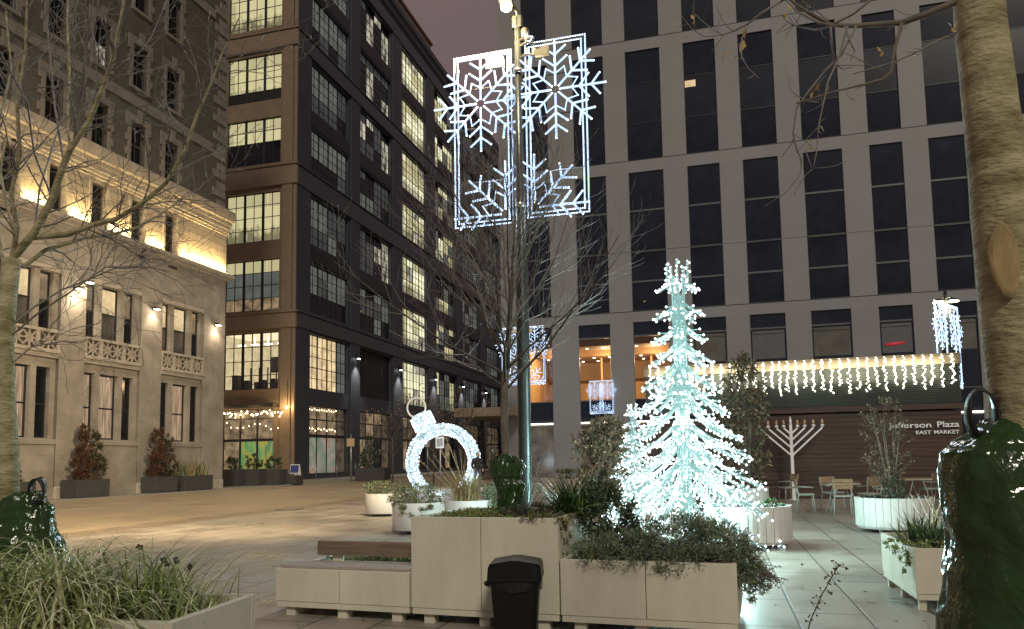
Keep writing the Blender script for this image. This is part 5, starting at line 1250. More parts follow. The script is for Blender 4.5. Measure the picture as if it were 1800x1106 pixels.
lr = [([(1700, -8), (1660, 12), (1625, 26), (1585, 40), (1540, 43), (1500, 46), (1460, 44), (1425, 25), (1395, 5), (1370, -20)], .012, .004, .15), ([(1585, 42), (1572, 90), (1566, 128), (1550, 140), (1520, 148), (1470, 160), (1400, 182)], .006, .0022, -.1),
 ([(1680, 58), (1640, 75), (1620, 88), (1575, 108), (1500, 130)], .0035, .0016, -.2), ([(1505, 46), (1480, 95), (1450, 125), (1422, 160), (1400, 190), (1394, 235), (1400, 262), (1410, 285), (1405, 310), (1380, 340), (1345, 362)], .0042, .0014, .1),
 ([(1490, 46), (1475, 100), (1455, 145), (1448, 180), (1440, 215), (1435, 270), (1430, 292)], .0032, .0014, -.2), ([(1460, 44), (1463, 85), (1468, 112), (1480, 122), (1498, 118)], .0034, .0014, .1),
 ([(1485, 45), (1495, 75), (1503, 90)], .003, .0014, 0), ([(1377, 0), (1340, 22), (1315, 42), (1290, 55), (1270, 62), (1238, 65), (1215, 50), (1198, 28)], .004, .0014, .2), ([(1270, 62), (1250, 50), (1215, 20)], .002, .001, .1), ([(1310, 46), (1302, 78), (1304, 100), (1315, 120), (1335, 138)], .0025, .001, -.1),
 ([(1530, 0), (1500, 25), (1450, 50), (1430, 52), (1395, 45), (1378, 35)], .004, .0015, .2), ([(1375, -5), (1400, 20), (1440, 40), (1470, 46)], .004, .003, -.2), ([(1400, -5), (1430, 15), (1455, 36)], .003, .002, .2), ([(1440, 180), (1418, 178), (1390, 160), (1382, 118)], .002, .001, .1), ([(1415, 262), (1425, 290), (1428, 300)], .0015, .001, 0), ([(1566, 128), (1530, 115), (1490, 95), (1470, 90)], .002, .001, .2)]
for pts, a, b, dy in lr:
    q2 = Qr(pts, dy); n = len(q2); mb.tube(q2, [a+(b-a)*i/(n-1) for i in range(n)], 6, 0 if a > .005 else 1)
    for i in range(n):
        u = rr.uniform(.2, .98)*(n-1); j = int(u); c = q2[j].lerp(q2[j+1], u-j); dd = (q2[j+1]-q2[j]).normalized(); s = dd.cross(rdir(rr)).normalized()
        if rr.random() < .55: mb.tube(path(c, dd*.6+s, rr.uniform(.03, .11), rr, -.1, .3, 4), [.0014, .0013, .0012, .0011, .0009], 4, 1)
mb.build('crown', ['bark', 'twig'], rt_)
mb = MB()
for x, y, l in ((1385, 20, .035), (1308, 70, .04), (1272, 98, .02), (1430, 160, .028), (1440, 220, .03), (1220, 35, .02), (1550, 90, .02), (1427, 255, .022), (1673, 48, .02)):
    mb = MB()
    for kk in range(2): mb.leaf(Qr([(x, y)])[0], Vector((rr.uniform(-.6, .6), rr.uniform(-.3, .3), -1 if kk else .6)), rdir(rr), l, l*.6)
    mb.build('dead_leaf', 'deadleaf', rt_)

# ---------------------------------------------------------------- watering bags
def bag(label, loc, rings, rz=0, amp=.03, seed=0., loop=None, loop_r=.05, zip_x=None):
    t = thing('watering_bag', label, 'watering bag', loc, rz, 'green watering bags on tree trunks'); mb = MB(); n = 96; k = 80; vs = []
    zs = [r_[0] for r_ in rings]
    for i in range(k+1):
        z = zs[0]+(zs[-1]-zs[0])*i/k; j = max(q for q in range(len(zs)-1) if zs[q] <= z+1e-9); u = (z-zs[j])/(zs[j+1]-zs[j]); u = u*u*(3-2*u)
        w_, d_, cx = [rings[j][m_]+(rings[j+1][m_]-rings[j][m_])*u for m_ in (1, 2, 3)]
        for m_ in range(n):
            a = 2*pi*m_/n; ca, sa = cos(a), sin(a)
            f_ = (sin(a*5+z*9+seed)*.35+sin(a*9-z*14+seed*2)*.3+noise.noise(Vector((ca*2.2+seed, sa*2.2, z*6)))*1.3+noise.noise(Vector((ca*6, sa*6+seed, z*17)))*.55+abs(noise.noise(Vector((ca*3.5+seed, sa*3.5, z*9+4))))*.9)*amp
            e = .8; vs.append((cx+(abs(ca)**e*(1 if ca > 0 else -1))*(w_+f_), (abs(sa)**e*(1 if sa > 0 else -1))*(d_+f_), z))
    mb.add(vs, [(i*n+m_, i*n+(m_+1) % n, (i+1)*n+(m_+1) % n, (i+1)*n+m_) for i in range(k) for m_ in range(n)]+[tuple(range(k*n, k*n+n))], 0, True)
    mb.build('bag', 'bag_green', t)
    if loop:
        lx, ly, lz = loop; mb = MB(); c = Vector((lx, ly, lz+loop_r*1.3)); vs = []; w_ = loop_r*.36
        for i in range(29):
            a = -2.75+5.5*i/28; p = c+Vector((sin(a)*loop_r*.82, 0, cos(a)*loop_r*1.5)); nv = Vector((sin(a), 0, cos(a)))
            for s, o_ in ((-1, 0), (1, 0), (1, 1), (-1, 1)): vs.append(p+Vector((0, s*w_, 0))+nv*(loop_r*.16*o_)+Vector((.5*s*w_*cos(a), 0, .3*s*w_)))
        mb.add(vs, [(i*4+j, i*4+(j+1) % 4, (i+1)*4+(j+1) % 4, (i+1)*4+j) for i in range(28) for j in range(4)], 0, True)
        mb.bev(lx-w_*.9, lx+w_*.9, ly-w_, ly+w_, lz-.05, lz+.012, .005); mb.build('strap', 'strap', t)
    return t
b0 = at_depth(1800, 1000, 2.22); b0.z = .795
bag('large wet-looking green watering bag with black strap loop, nearest at right edge', b0, [(0, .235, .19, 0), (.12, .225, .19, 0), (.25, .205, .18, 0), (.36, .185, .17, 0), (.46, .198, .165, 0), (.56, .205, .16, 0), (.62, .20, .145, 0), (.655, .165, .12, .0), (.685, .125, .1, .01), (.72, .092, .085, .02), (.73, .07, .07, .03)], 0, .007, 1.3, (-.108, -.03, .675), .046)
b1_ = at_depth(34, 985, YL-.05); b1_.z = HL-.07
bag('green watering bag with strap loop behind the sedge at the left edge', b1_, [(0, .27, .17, 0), (.2, .255, .16, 0), (.33, .225, .14, 0), (.42, .175, .12, .01), (.49, .15, .10, .02), (.55, .155, .08, .02), (.60, .10, .065, .02), (.635, .065, .05, .04), (.645, .03, .03, .05)], 0, .012, 4.1, (.11, -.04, .585), .045)
b2_ = TB+Vector((.0, -.03, -.01))
bag('crumpled dark green watering bag on the bare tree in the tall planter', b2_, [(0, .17, .11, -.03), (.05, .14, .1, -.02), (.14, .10, .095, .02), (.24, .115, .09, .04), (.33, .13, .09, .035), (.385, .11, .075, .01), (.42, .135, .085, .01), (.50, .165, .09, .01), (.56, .15, .08, .0), (.60, .10, .065, -.015), (.625, .05, .045, -.02)], 0, .016, 7.7, (-.105, -.03, .60), .035)

# ---------------------------------------------------------------- planter planting
def grass(name, label, cat, spots, n, L, w, mats, wts, rr, lean=.55, droop=1.2, group=None, parent=None, kind=None, seg=6):
    mb = MB(); o0 = spots[0]
    for i in range(n):
        c = spots[rr.randrange(len(spots))]; sp = c[3] if len(c) > 3 else .05; base = Vector(c[:3])-Vector(o0[:3])+Vector((rr.gauss(0, sp), rr.gauss(0, sp), 0))
        a = rr.uniform(0, 2*pi); d = Vector((cos(a), sin(a), 0)); l = L*rr.uniform(.55, 1.1); th = rr.uniform(.1, lean); pts = [base]; p = base.copy()
        for s in range(seg):
            th2 = th+droop*(s/seg)**1.4*rr.uniform(.75, 1.2); p = p+(d*sin(th2)+Vector((0, 0, cos(th2))))*(l/seg); pts.append(p.copy())
        side = Vector((-d.y, d.x, rr.uniform(-.3, .3))).normalized(); mb.blade(pts, w*rr.uniform(.7, 1.2), side, rr.choices(range(len(mats)), wts)[0])
    o = mb.build(name, mats); o.location = o0[:3]
    if kind: o['kind'] = kind
    return tag(o, label, cat, group)
def shrub(name, label, cat, loc, ells, leaf, mats, wts, rr, stems=8, stem_mat='bark_dark', up=.3, group=None, shell=.5, stem_base=None, stem_r=.008):
    t = thing(name, label, cat, loc, 0, group); mb = MB()
    for cx, cy, cz, rx, ry, rz, n in ells:
        ncl = max(6, n//26); cl = []
        for i in range(ncl): v = rdir(rr)*(shell+(1-shell)*rr.random()); cl.append(v)
        for i in range(n):
            v = cl[i % ncl]+rdir(rr)*rr.random()*.26; q = Vector((cx+v.x*rx, cy+v.y*ry, cz+v.z*rz))
            d = (Vector((v.x, v.y, v.z+up))+rdir(rr)*.8)
            if d.length < .1: d = Vector((0, 0, 1))
            mb.leaf(q, d, rdir(rr), leaf[0]*rr.uniform(.6, 1.25), leaf[1]*rr.uniform(.7, 1.2), rr.choices(range(len(mats)), wts)[0])
    mb.build('foliage', mats, t)
    if stems:
        mb = MB()
        for i in range(stems):
            e = ells[i % len(ells)]; v = rdir(rr); b = Vector(stem_base or (e[0]*.5, e[1]*.5, 0))+Vector((rr.gauss(0, .03), rr.gauss(0, .03), 0)); tip = Vector((e[0]+v.x*e[3]*.8, e[1]+v.y*e[4]*.8, e[2]+abs(v.z)*e[5]*.85 if rr.random() < .7 else e[2]+v.z*e[5]*.8))
            m_ = b.lerp(tip, .5)+Vector((rr.gauss(0, .03), rr.gauss(0, .03), .05)); mb.tube([b, m_, tip], [stem_r, stem_r*.7, stem_r*.3], 4, cap=False)
        mb.build('stem', stem_mat, t)
    return t
rr = random.Random(31)
# near sedge
ND = Vector((cos(radians(-11)), sin(radians(-11)), 0)); NB = Vector((-ND.y, ND.x, 0)); NO = Vector((NL.x, NL.y, HL-.06))
def npos(x, y): p = NO+ND*x+NB*y; return (p.x, p.y, p.z, .07)
sp1_ = [npos(x, y) for x, y in ((-1.35, -.35), (-1.15, -.5), (-.95, -.3), (-.78, -.5), (-1.5, -.55), (-1.25, -.66), (-.95, -.66), (-1.65, -.4), (-1.1, -.68), (-.7, -.64))]
grass('sedge_clump', 'dense variegated sedge spilling over the near planter, lower left corner', 'grass', sp1_, 1700, .64, .011, ['sedge', 'sedge_pale', 'sedge_dark'], [4.5, 4.6, 2.6], rr, 1.05, 2.0)
sp4_ = [npos(x, y) for x, y in ((-1.5, -.72), (-1.25, -.74), (-1.0, -.74), (-.8, -.73), (-.6, -.74), (-.45, -.7))]
grass('sedge_clump', 'long pale-edged sedge drooping over the front of the near planter', 'grass', sp4_, 620, .66, .011, ['sedge', 'sedge_pale', 'sedge_dark'], [4, 5, 2.2], rr, 1.3, 2.3)
sp2_ = [npos(x, y) for x, y in ((-.5, -.2), (-.42, -.4), (-.3, -.3), (-.55, -.55))]
grass('sedge_clump', 'sedge clump at the right end of the near planter, thinner and arching', 'grass', sp2_, 360, .54, .010, ['sedge', 'sedge_pale', 'sedge_dark'], [4, 3.4, 3.2], rr, .85, 1.6)
sp3_ = [npos(x, y) for x, y in ((-.18, -.25), (-.12, -.45), (-.25, -.5))]
grass('sedge_clump', 'low small sedge tuft by the near planter end wall', 'grass', sp3_, 130, .30, .009, ['sedge', 'sedge_pale', 'sedge_dark'], [4, 3, 3.5], rr, .9, 1.2)
sh_ = thing('seed_head_plant', 'dark dry seed heads on thin stalks above the sedge', 'plant', NO+ND*-.5+NB*-.25); mb = MB(); mb2 = MB()
for px, py in ((180, 972), (188, 985), (173, 988), (287, 985), (310, 985), (293, 992), (335, 996), (245, 962)):
    e = at_depth(px, py, 4.05)-(NO+ND*-.5+NB*-.25); b = Vector((e.x*.6, e.y*.5, 0)); mb.tube([b, b.lerp(e, .6)+Vector((0, 0, .03)), e], .003, 4)
    for k in range(7): mb2.octa(e+rdir(rr)*.012, .010)
mb.build('stalk', 'sedge_dark', sh_); mb2.build('seed_head', 'bark_dark', sh_)
# tall planter
def cover(name, label, P, x0, x1, y0, y1, z, n, mats, wts, h=.05, leaf=(.035, .011), edge=0.):
    mb = MB()
    for i in range(n):
        x, y = rr.uniform(x0, x1), rr.uniform(y0, y1); bump = noise.noise(Vector((x*3, y*3, z)))*.5+.5; hh = h*(.35+1.1*bump)*rr.uniform(.5, 1)
        q = FD*x+BD*y+Vector((0, 0, z+hh*rr.random())); mi = rr.choices(range(len(mats)), wts)[0]
        for k in range(4): mb.leaf(q, Vector((rr.uniform(-1, 1), rr.uniform(-1, 1), rr.uniform(.4, 2))), rdir(rr), leaf[0]*rr.uniform(.6, 1.2), leaf[1], mi)
    o = mb.build(name, mats); o.location = P; o['kind'] = 'stuff'; return tag(o, label, 'ground cover')
cover('sedum_cover', 'low green sedum carpeting the tall planter box', TPo, .05, tw_-.05, .05, 1.24, HT-.07, 1600, ['sedum', 'sedum_dull', 'spike'], [4, 3, 1], .085)
tr_s = shrub('trailing_sedum', 'dull trailing sedum hanging over the right corner of the tall planter', 'plant', on_planter(TPo, tw_-.12, .05, HT-.02), [(0, 0, .02, .2, .12, .06, 420), (.13, .06, -.06, .10, .10, .14, 420), (.15, .12, -.22, .06, .08, .16, 260)], (.03, .012), ['sedum_dull', 'sedum', 'bark_dark'], [5, 2, 1.5], rr, 6, group=None)
grass('spiky_plant', 'dark green spiky strap-leaved clump in the tall planter, right of the lamp post', 'plant', [(*on_planter(TPo, tw_-.08, .78, HT-.06), .07)], 420, .46, .021, ['spike', 'leafdark', 'sedge'], [5, 3, 2], rr, 1.25, .75)
dsk = thing('dry_flower_stalks', 'pale dry stalks with little heads leaning out beside the spiky plant', 'plant', on_planter(TPo, tw_-.12, .7, HT-.06)); mb = MB(); mb2 = MB()
for px, py in ((1012, 838), (1022, 832), (1032, 826), (1040, 822), (1048, 815), (1055, 836), (1003, 840), (1062, 845), (991, 826), (1027, 860)):
    e = at_depth(px, py, 7.3)-on_planter(TPo, tw_-.12, .7, HT-.06); b = Vector((rr.gauss(0, .03), rr.gauss(0, .03), 0)); mb.tube([b, b.lerp(e, .5)+Vector((0, 0, .015)), e], .0035, 4)
    for k in range(5): mb2.octa(e+rdir(rr)*.01, .009)
mb.build('stalk', 'dry_grass', dsk); mb2.build('seed_head', 'leaf_tan', dsk)
sw = thing('silvery_weed', 'silvery branching weed beside the dark green bag', 'plant', on_planter(TPo, .90, .55, HT-.07)); mb = MB(); mb2 = MB()
for px, py in ((950, 806), (962, 800), (968, 835), (975, 862), (935, 795), (955, 840), (985, 845)):
    e = at_depth(px, py, 7.5)-on_planter(TPo, .90, .55, HT-.07); b = Vector((rr.gauss(0, .02), rr.gauss(0, .02), 0)); c = b.lerp(e, .55)+Vector((0, 0, .03)); mb.tube([b, c, e], [.005, .004, .002], 4)
    for k in range(16): q = c.lerp(e, rr.random()); mb2.leaf(q, rdir(rr)+Vector((0, 0, .5)), rdir(rr), .035, .010, 0)
mb.build('stem', 'twig', sw); mb2.build('foliage', 'lav_grey', sw)
shrub('dark_ground_shrub', 'blackish low plant at the foot of the spiky clump', 'plant', on_planter(TPo, .98, .42, HT-.07), [(0, 0, .06, .30, .25, .09, 700)], (.05, .012), ['leafdark', 'bark_dark'], [2, 3], rr, 8)
# right planter
shrub('leafy_shrub', 'dark small-leaved shrub between the tall planter and the light tree', 'shrub', on_planter(RPo, .20, 1.0, HR-.06), [(0, -.15, .32, .27, .22, .34, 2500), (.12, -.2, .12, .3, .22, .18, 900), (-.02, -.1, .58, .18, .15, .16, 700)], (.045, .024), ['leafdark', 'lav_grey', 'lav'], [4, 2, 3], rr, 14)
grass('yellow_grass_tuft', 'yellow-green spiky grass tuft at the left end of the overgrown planter', 'grass', [(*on_planter(RPo, .18, .35, HR-.06), .03)], 70, .26, .012, ['sedum', 'sedge_pale', 'sedge'], [4, 2, 3], rr, .9, .7)
lavp = shrub('lavender_shrub', 'sprawling grey-green lavender-like shrub overflowing the planter right of the bin', 'shrub', on_planter(RPo, .70, .55, HR-.06),
   [(-.50, -.1, .07, .24, .42, .13, 2800), (-.18, -.1, .10, .34, .5, .18, 5000), (.20, -.15, .17, .38, .52, .25, 7600), (.50, -.18, .11, .28, .5, .22, 5600), (.66, -.35, .0, .17, .3, .18, 2400), (.72, -.48, -.14, .09, .16, .14, 800), (.25, -.54, .05, .36, .14, .12, 2600), (.54, -.58, -.03, .18, .11, .14, 1600)],
   (.040, .009), ['lav', 'lav_grey', 'leafdark'], [5, 2.5, 2], rr, 50, shell=.62)
mb = MB()
for i in range(22):
    v = rdir(rr); mb.octa((.25+v.x*.6, -.1+v.y*.5, .16+abs(v.z)*.24), .011)
mb.build('bloom', 'mauve', lavp)
mb = MB()
for i in range(60):
    a = rr.uniform(-.9, .9); b = Vector((.70+rr.gauss(0, .06), -.35+rr.gauss(0, .2), -.02)); pts = path(b, Vector((.6, rr.uniform(-.5, .2), rr.uniform(-.6, .3))), rr.uniform(.07, .19), rr, -.5, .25, 5); mb.tube(pts, .0022, 3, cap=False)
    for q in pts[1:]:
        for k in range(4): mb.leaf(q, rdir(rr), rdir(rr), .022, .008, 1)
mb.build('hanging_sprig', ['bark_dark', 'lav_grey'], lavp)
cover('green_cover', 'green ground cover in the low planter behind the bench', c0+BD*.56, .1, bw_-.08, .06, .55, .38, 900, ['sedum', 'lav', 'leafdark'], [3, 3, 2], .11)
grass('yellow_grass_tuft', 'yellow-green grass tuft on the bench planter by the tall box', 'grass', [(*(c0+BD*.95+FD*(bw_-.25)+Vector((0, 0, .38))), .05)], 70, .24, .010, ['sedge_pale', 'sedum', 'dry_grass'], [3, 3, 3], rr, .8, .6)
grass('dry_grass_tuft', 'dry straw-coloured grass behind the bench back', 'grass', [(*(c0+BD*1.0+FD*(bw_-.7)+Vector((0, 0, .38))), .08)], 90, .22, .006, ['dry_grass', 'sedge_pale'], [3, 2], rr, 1.0, .9)
# round planters
z1 = .54
shrub('yellow_flowered_plant', 'yellow-flowered trailing plant in the nearer smooth round planter', 'plant', A1+Vector((0, 0, z1)), [(0, 0, .16, .55, .5, .24, 2600), (.02, -.48, -.04, .36, .1, .18, 700), (-.3, -.32, .02, .2, .16, .12, 260)], (.05, .02), ['lav', 'leaf_olive', 'yellow_bloom'], [4, 4, 1.2], rr, 16)
shrub('trailing_plant', 'olive trailing plant in the farther smooth round planter', 'plant', A2+Vector((0, 0, z1)), [(0, 0, .14, .58, .52, .22, 2000), (.2, -.4, 0, .28, .12, .2, 300)], (.055, .022), ['lav', 'leaf_olive', 'leafdark'], [4, 3, 2], rr, 14)
grass('dry_tall_grass', 'tall straw-coloured dry grass with upright stalks before the bauble arch', 'grass', [(A3.x, A3.y, z1, .12)], 620, .72, .010, ['dry_grass', 'leaf_tan', 'sedge'], [5, 2, 1], rr, .55, .9)
dg = thing('dry_grass_plumes', 'thin upright pale grass plumes rising before the bauble arch', 'grass', (A3.x, A3.y, z1)); mb = MB()
for px, py in ((735, 808), (750, 800), (768, 780), (775, 790), (790, 785), (798, 795), (808, 792), (762, 800), (783, 768), (815, 815)):
    e = at_depth(px, py, A3.y)-Vector((A3.x, A3.y, z1)); b = Vector((rr.gauss(0, .05), rr.gauss(0, .05), 0)); pp_ = [b, b.lerp(e, .5), e]; mb.tube(pp_, [.006, .005, .003], 4)
    for k in range(14): q = pp_[1].lerp(e, .5+.5*rr.random()); mb.leaf(q, Vector((rr.uniform(-.3, .3), 0, 1)), rdir(rr), .05, .008)
mb.build('plume', 'dry_grass', dg)
shrub('grey_green_shrub', 'grey-green feathery shrub between the dry grass and the dark bag', 'shrub', A3+Vector((.62, -.1, z1)), [(0, 0, .14, .36, .3, .24, 2200)], (.06, .014), ['lav', 'spike', 'lav_grey'], [3, 2, 2], rr, 12)
grass('green_grass_clump', 'fine green grass beside the dark bag, behind the tall planter', 'grass', [(A3.x+.98, A3.y-.3, z1, .06)], 160, .42, .009, ['spike', 'sedge', 'sedge_pale'], [3, 3, 1], rr, .6, .5)
def leaf_tree(label, loc, h, crown, n, leaf, mats, wts, group=None, r=.03, multi=5, name='leafy_tree', base=.12):
    t = thing(name, label, 'tree', loc, 0, group); tips = []; mb = MB(); cx, cz, rx, rz = crown
    for i in range(multi):
        a = i*2.4+rr.random(); ro = rr.uniform(.1, .75)
        p = Vector((cos(a)*.05, sin(a)*.05, 0)); m_ = Vector((cx*.5+cos(a)*rx*.3*ro, sin(a)*rx*.3*ro, cz-rz*.65)); e = Vector((cx+cos(a)*rx*.75*ro, sin(a)*rx*.75*ro, cz+rz*rr.uniform(.45, .98)))
        mb.tube([p, p.lerp(m_, .5)+rdir(rr)*.02, m_, m_.lerp(e, .5)+rdir(rr)*.05, e], [r, r*.8, r*.65, r*.42, r*.15], 6, cap=False)
    mb.build('trunk', 'bark', t)
    mb = MB(); lf = MB(); nb = n//9
    for i in range(nb):
        zf = rr.uniform(-1, 1); k_ = sqrt(max(0, 1-zf*zf))*(.35+.65*sqrt(rr.random())); a = rr.uniform(0, 2*pi)
        q = Vector((cx+cos(a)*k_*rx*(1+.25*noise.noise(Vector((cos(a)*1.5, zf*2, n*.01)))), sin(a)*k_*rx, cz+zf*rz)); s = Vector((cx*.6+(q.x-cx)*.45, q.y*.45, q.z-rz*.22))
        pts = [s, s.lerp(q, .5)+rdir(rr)*.02, q]; mb.tube(pts, [.006, .004, .002], 3, cap=False)
        for k in range(9):
            c = pts[1].lerp(q, rr.random())+rdir(rr)*.05*rr.random(); lf.leaf(c, rdir(rr)+Vector((0, 0, -.4)), rdir(rr), leaf[0]*rr.uniform(.6, 1.2), leaf[1]*rr.uniform(.7, 1.2), rr.choices(range(len(mats)), wts)[0])
    mb.build('twigs', 'bark_dark', t); lf.build('crown', mats, t); return t
bt = Vector((at_depth(1061, 850, 16.8).x, 16.8, 0))
leaf_tree('brown-leaved small tree left of the light trees', bt, 3, (.1, 1.42, .78, .95), 3400, (.12, .055), ['leaf_brown', 'leaf_tan', 'leaf_olive'], [5, 2, 2], None, .035, 6)
leaf_tree('tall thin tan-leaved tree right of the light tree', S3p+Vector((.15, 0, .56)), 3.6, (.0, 1.75, .68, 1.75), 3000, (.12, .052), ['leaf_olive', 'leaf_tan', 'leaf_brown'], [4, 3, 2], None, .03, 6)
leaf_tree('sparse russet-leaved small tree in the slatted planter, in front of the lettering', S1+Vector((.02, 0, .56)), 2, (-.10, 1.15, .54, .78), 1150, (.06, .025), ['leaf_brown', 'leaf_olive', 'leaf_tan'], [4, 2, 2], None, .018, 7)
shrub('dark_base_shrub', 'dark green shrub at the foot of the thin leafy tree', 'shrub', S1+Vector((0, -.05, .56)), [(0, 0, .18, .22, .2, .22, 500), (-.25, -.25, .03, .3, .2, .08, 320)], (.055, .02), ['leafdark', 'leaf_olive', 'leaf_brown'], [4, 2, 1.5], rr, 8)
shrub('round_planter_herb', 'small dark green herb in the slatted planter lit by the light tree', 'plant', S2p+Vector((.32, -.15, .57)), [(0, 0, .07, .2, .2, .10, 420)], (.05, .014), ['leafdark', 'spike'], [2, 2], rr, 6)
# right box planter
def rpos(x, y, z=.50): return RB+W*x+U*y+Vector((0, 0, z))
grass('spiky_plant', 'dark green spiky clump in the box planter beside the nearest bag', 'plant', [(*rpos(.22, .55), .09), (*rpos(.55, .6), .1), (*rpos(.3, .85), .08)], 420, .40, .020, ['spike', 'leafdark', 'sedge'], [5, 3, 1], rr, 1.2, .7)
shrub('sedum_plant', 'bright yellow-green sedum trailing over the front of the right box planter', 'plant', rpos(.3, .14, .54), [(0, 0, .03, .32, .14, .07, 900), (-.28, .25, .0, .09, .3, .08, 420), (-.33, .12, -.08, .05, .12, .12, 220)], (.032, .014), ['sedum', 'sedge_pale'], [5, 1], rr, 5)
ds2 = thing('dry_flower_stalks', 'pale round dry flower heads on stalks behind the right spiky clump', 'plant', rpos(.4, .9)); mb = MB(); mb2 = MB()
for px, py in ((1595, 872), (1600, 866), (1612, 868), (1625, 870), (1632, 875), (1643, 872), (1653, 882), (1660, 868), (1648, 895), (1638, 890), (1664, 890), (1657, 905)):
    e = at_depth(px, py, 8.2)-rpos(.4, .9); b = Vector((rr.gauss(0, .08), rr.gauss(0, .08), 0)); mb.tube([b, b.lerp(e, .5)+rdir(rr)*.01, e], .003, 4)
    for k in range(6): mb2.octa(e+rdir(rr)*.008, .011)
mb.build('stalk', 'sedge_pale', ds2); mb2.build('flower_head', 'leaf_tan', ds2)
# stalk reaching up at the bottom edge, rooted in the near planter's soil line
st = Vector((at_depth(1402, 1180, 2.9).x, 2.9, at_depth(1402, 1180, 2.9).z)); fs_ = thing('dry_weed', 'dry seeded weed stalk leaning up at the bottom edge over the wet paving', 'plant', Vector((st.x, st.y, 0)))
mb = MB(); mb2 = MB(); pts = [Vector((0, 0, 0)), st-Vector((st.x, st.y, 0))]+[at_depth(x, y, 2.9)-Vector((st.x, st.y, 0)) for x, y in ((1425, 1090), (1445, 1045), (1462, 1015), (1478, 990))]; mb.tube(pts, [.003, .003, .0024, .002, .0017, .001], 4)
for i in range(46):
    u = rr.uniform(1.4, 4.98); j = int(u); q = pts[j].lerp(pts[j+1], u-j); e = q+rdir(rr)*rr.uniform(.01, .035); mb.tube([q, e], .0008, 3); mb2.octa(e, .0042); mb2.leaf(e, rdir(rr), rdir(rr), .012, .007)
mb.build('stem', 'bark_dark', fs_); mb2.build('seed_head', 'leaf_brown', fs_)
grass('sedge_tuft', 'dark arching grass tuft at the foot of the nearest bag', 'grass', [(1.47, 2.62, .62, .02)], 34, .24, .006, ['sedge_dark', 'bark_dark'], [2, 1], rr, 1.1, 1.0)
# stone building planters and shrubs
def box_planter(label, px0, px1, py, h, depth=.8, z=.15, s_off=0):
    p0 = ground(px0, py, z); t0, s0 = loc_of(p0); p1 = ground(px1, py, z); w_ = (p1-p0).length
    t = thing('dark_planter_box', label, 'planter', p0, -A, 'charcoal planter boxes along the buildings'); panel_box(t, 0, w_, 0, depth, 0, h, 'body', None, ('planter_dark', 'steel', 'soil'), .04, .06); return p0, w_, t
def side_planter(label, s0, s1, t0, h, d):
    t = thing('dark_planter_box', label, 'planter', G(t0, s0, .15), -A, 'charcoal planter boxes along the buildings'); panel_box(t, 0, d, 0, s1-s0, 0, h, 'body', None, ('planter_dark', 'steel', 'soil'), .04, .06); return t
specs = [(24.05, 25.7, .85, 'conifer', 'charcoal planter with a rust and green conifer, nearest pair of the limestone wall'), (28.35, 29.75, .85, 'conifer', 'charcoal planter with a rust conifer before the middle pilaster'), (30.2, 32.3, .85, 'grass', 'long charcoal planter with weedy grasses by the corner pilaster'), (20.4, 22.2, .85, 'low', 'charcoal planter half hidden behind the left green bag')]
for k, (sa, sb, h, kind_, lb_) in enumerate(specs):
    side_planter(lb_, sa, sb, -25.30, h*.86, .80)
    c = G(-24.9, (sa+sb)/2, .15+h*.8)
    if kind_ == 'conifer':
        shrub('conifer_shrub', ('rust-brown and green conifer in front of the limestone wall, nearer one', 'rust-brown conifer in front of the limestone wall, farther one')[k], 'shrub', c, [(-.0, -.35, .55, .38, .45, .7, 1500), (-.05, -.3, 1.35, .26, .3, .75, 900), (.0, -.2, 2.0, .14, .16, .45, 260)], (.16, .035), ['rust_conifer', 'leaf_brown', 'green_conifer'], [6, 1, 2], rr, 10, up=.8, shell=.35, stem_r=.02)
        shrub('conifer_shrub', ('green leafy shrub beside the nearer rust conifer', 'green leafy shrub beside the farther rust conifer')[k], 'shrub', c+U*.45, [(0, 0, .5, .4, .38, .6, 800), (.05, .05, 1.2, .3, .3, .6, 420), (0, 0, 1.75, .14, .14, .35, 120)], (.15, .05), ['green_conifer', 'leaf_olive', 'leaf_tan'], [6, 2, .8], rr, 10, up=.6, shell=.4, stem_r=.02)
    elif kind_ == 'grass':
        grass('weedy_grass', 'weedy grasses and seed heads in the long charcoal planter', 'grass', [(*(c+U*-.6), .16), (*(c+U*0), .16), (*(c+U*.6), .16)], 240, 1.0, .035, ['leaf_olive', 'dry_grass', 'lav'], [4, 2, 3], rr, .6, .8)
    else:
        shrub('conifer_shrub', 'low rusty shrub behind the left green bag', 'shrub', c, [(0, 0, .35, .4, .8, .5, 700)], (.14, .05), ['rust_conifer', 'leaf_olive', 'green_conifer'], [3, 3, 2], rr, 8)
for k, (x0, x1, py, h, lb_, sh) in enumerate(((391, 414, 855, .95, 'charcoal planter cube with shrub, leftmost before the brown wall', 'round dark shrub, leftmost before the green window graphic'), (421, 450, 854, .95, 'charcoal planter cube with shrub, middle before the brown wall', 'round dark shrub, middle one with a small light beneath'), (455, 486, 853, .90, 'charcoal planter cube with shrub, rightmost before the brown wall', 'round dark shrub, rightmost before the green window graphic'), (474, 513, 852, .52, 'low grey planter beside the pavement sign', None))):
    p0, w_, t = box_planter(lb_, x0, x1, py, h, .9)
    if sh: shrub('round_shrub', sh, 'shrub', p0+W*(w_/2)+U*.45+Vector((0, 0, h-.05)), [(0, 0, .42, .48, .45, .45, 700)], (.14, .05), ['leafdark', 'leaf_olive'], [4, 2], rr, 6, stem_r=.02)
    else: shrub('low_hedge', 'low dark planting in the grey planter beside the pavement sign', 'plant', p0+W*(w_/2)+U*.45+Vector((0, 0, h-.05)), [(0, 0, .08, .6, .4, .12, 300)], (.12, .05), ['leafdark', 'leaf_brown'], [3, 2], rr, 4)
p0, w_, t = box_planter('charcoal planter with a dark evergreen by the dim shopfront', 624, 668, 845, .85, 1.0)
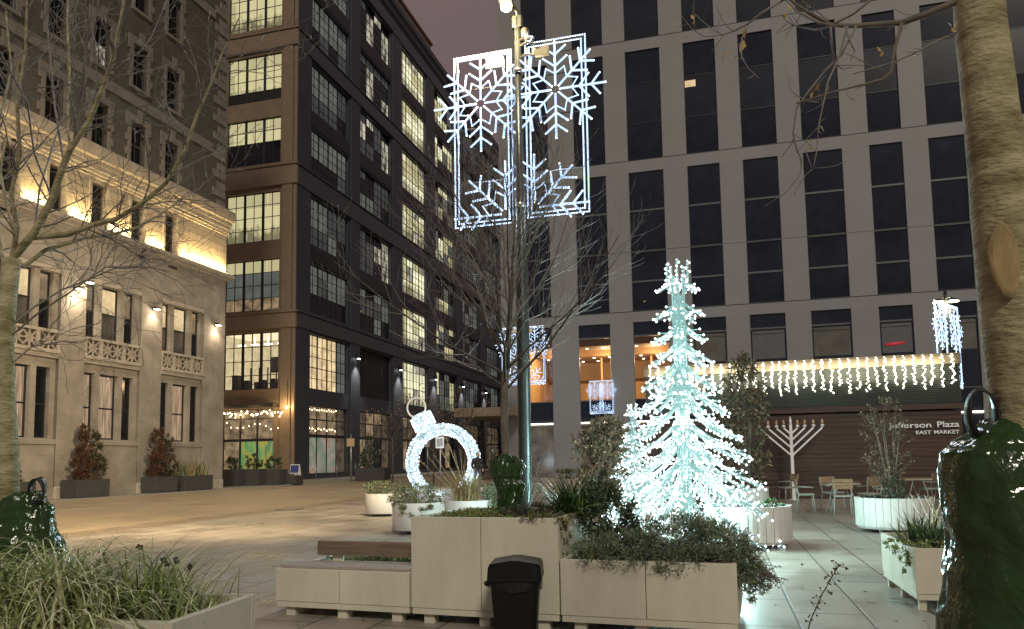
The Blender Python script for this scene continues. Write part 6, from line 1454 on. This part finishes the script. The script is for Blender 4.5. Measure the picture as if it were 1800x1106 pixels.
shrub('evergreen_shrub', 'dark evergreen shrub by the dim shopfront, right of the tan sign', 'shrub', p0+W*(w_*.4)+U*.5+Vector((0, 0, .8)), [(0, 0, .7, .75, .6, .8, 800), (0, 0, 1.7, .4, .4, .6, 260)], (.2, .07), ['leafdark', 'lav_grey'], [4, 1], rr, 8, stem_r=.03)
# street trees with few leaves
def sparse_tree(label, px, Y, h, spread, n):
    P = Vector((at_depth(px, 845, Y).x, Y, 0)); t = thing('sparse_street_tree', label, 'tree', P, 0, 'thin street trees'); tips = []
    mb = MB(); mb.tube([(0, 0, 0), (.02, 0, h*.3), (-.02, .02, h*.5)], [.06, .05, .045], 7); mb.build('trunk', 'bark_dark', t)
    mb = MB()
    for i in range(9):
        a = i*2.4; d = Vector((cos(a)*.7, sin(a)*.7, 1)); branch(mb, Vector((0, 0, h*(.28+.025*i))), d, h*.5*spread, .025, 2, rr, (4, 5), .1, .2, (0, 0), .8, tips=tips)
    mb.build('branches', 'bark_dark', t); mb = MB()
    for p, d in tips:
        if rr.random() < n: mb.leaf(p, rdir(rr)+Vector((0, 0, -.6)), rdir(rr), .14, .09, rr.choices((0, 1), (3, 1))[0])
    mb.build('crown', ['leaf_brown', 'leaf_tan'], t)
sparse_tree('thin street tree with a few brown leaves left of the bauble arch', 690, 46, 5.8, .8, .5)
sparse_tree('thin street tree with a few brown leaves behind the bauble arch top', 762, 44, 6.2, .95, .7)
sparse_tree('thin street tree with a few brown leaves seen right of the bauble arch', 812, 47, 6.0, .9, .6)
# hedge planter behind the lamp post
hp = Vector((at_depth(950, 850, 26).x, 26, 0)); t = thing('concrete_planter', 'long pale concrete planter with a clipped hedge behind the lamp post', 'planter', hp, -A); panel_box(t, 0, 2.3, 0, 1.0, 0, .72, 'body', None, ('concrete', 'concrete', 'soil'), .12, .06)
shrub('hedge', 'low olive hedge in the pale concrete planter', 'hedge', hp+W*1.15+U*.5+Vector((0, 0, .68)), [(0, 0, .12, 1.1, .45, .24, 1300)], (.11, .03), ['leaf_olive', 'lav', 'leafdark'], [3, 3, 2], rr, 8)
# a few fallen leaves
fl = MB()
for i in range(60):
    p = ground(rr.uniform(480, 1650), rr.uniform(900, 1100)); fl.leaf(p+Vector((0, 0, .006+.004*rr.random())), Vector((rr.uniform(-1, 1), rr.uniform(-1, 1), .1)), Vector((rr.uniform(-.3, .3), 0, 1)), .05, .032, rr.randrange(2))
o = fl.build('fallen_leaves', ['leaf_brown', 'leaf_tan']); o['kind'] = 'stuff'; tag(o, 'scattered fallen brown leaves on the paving', 'leaves')
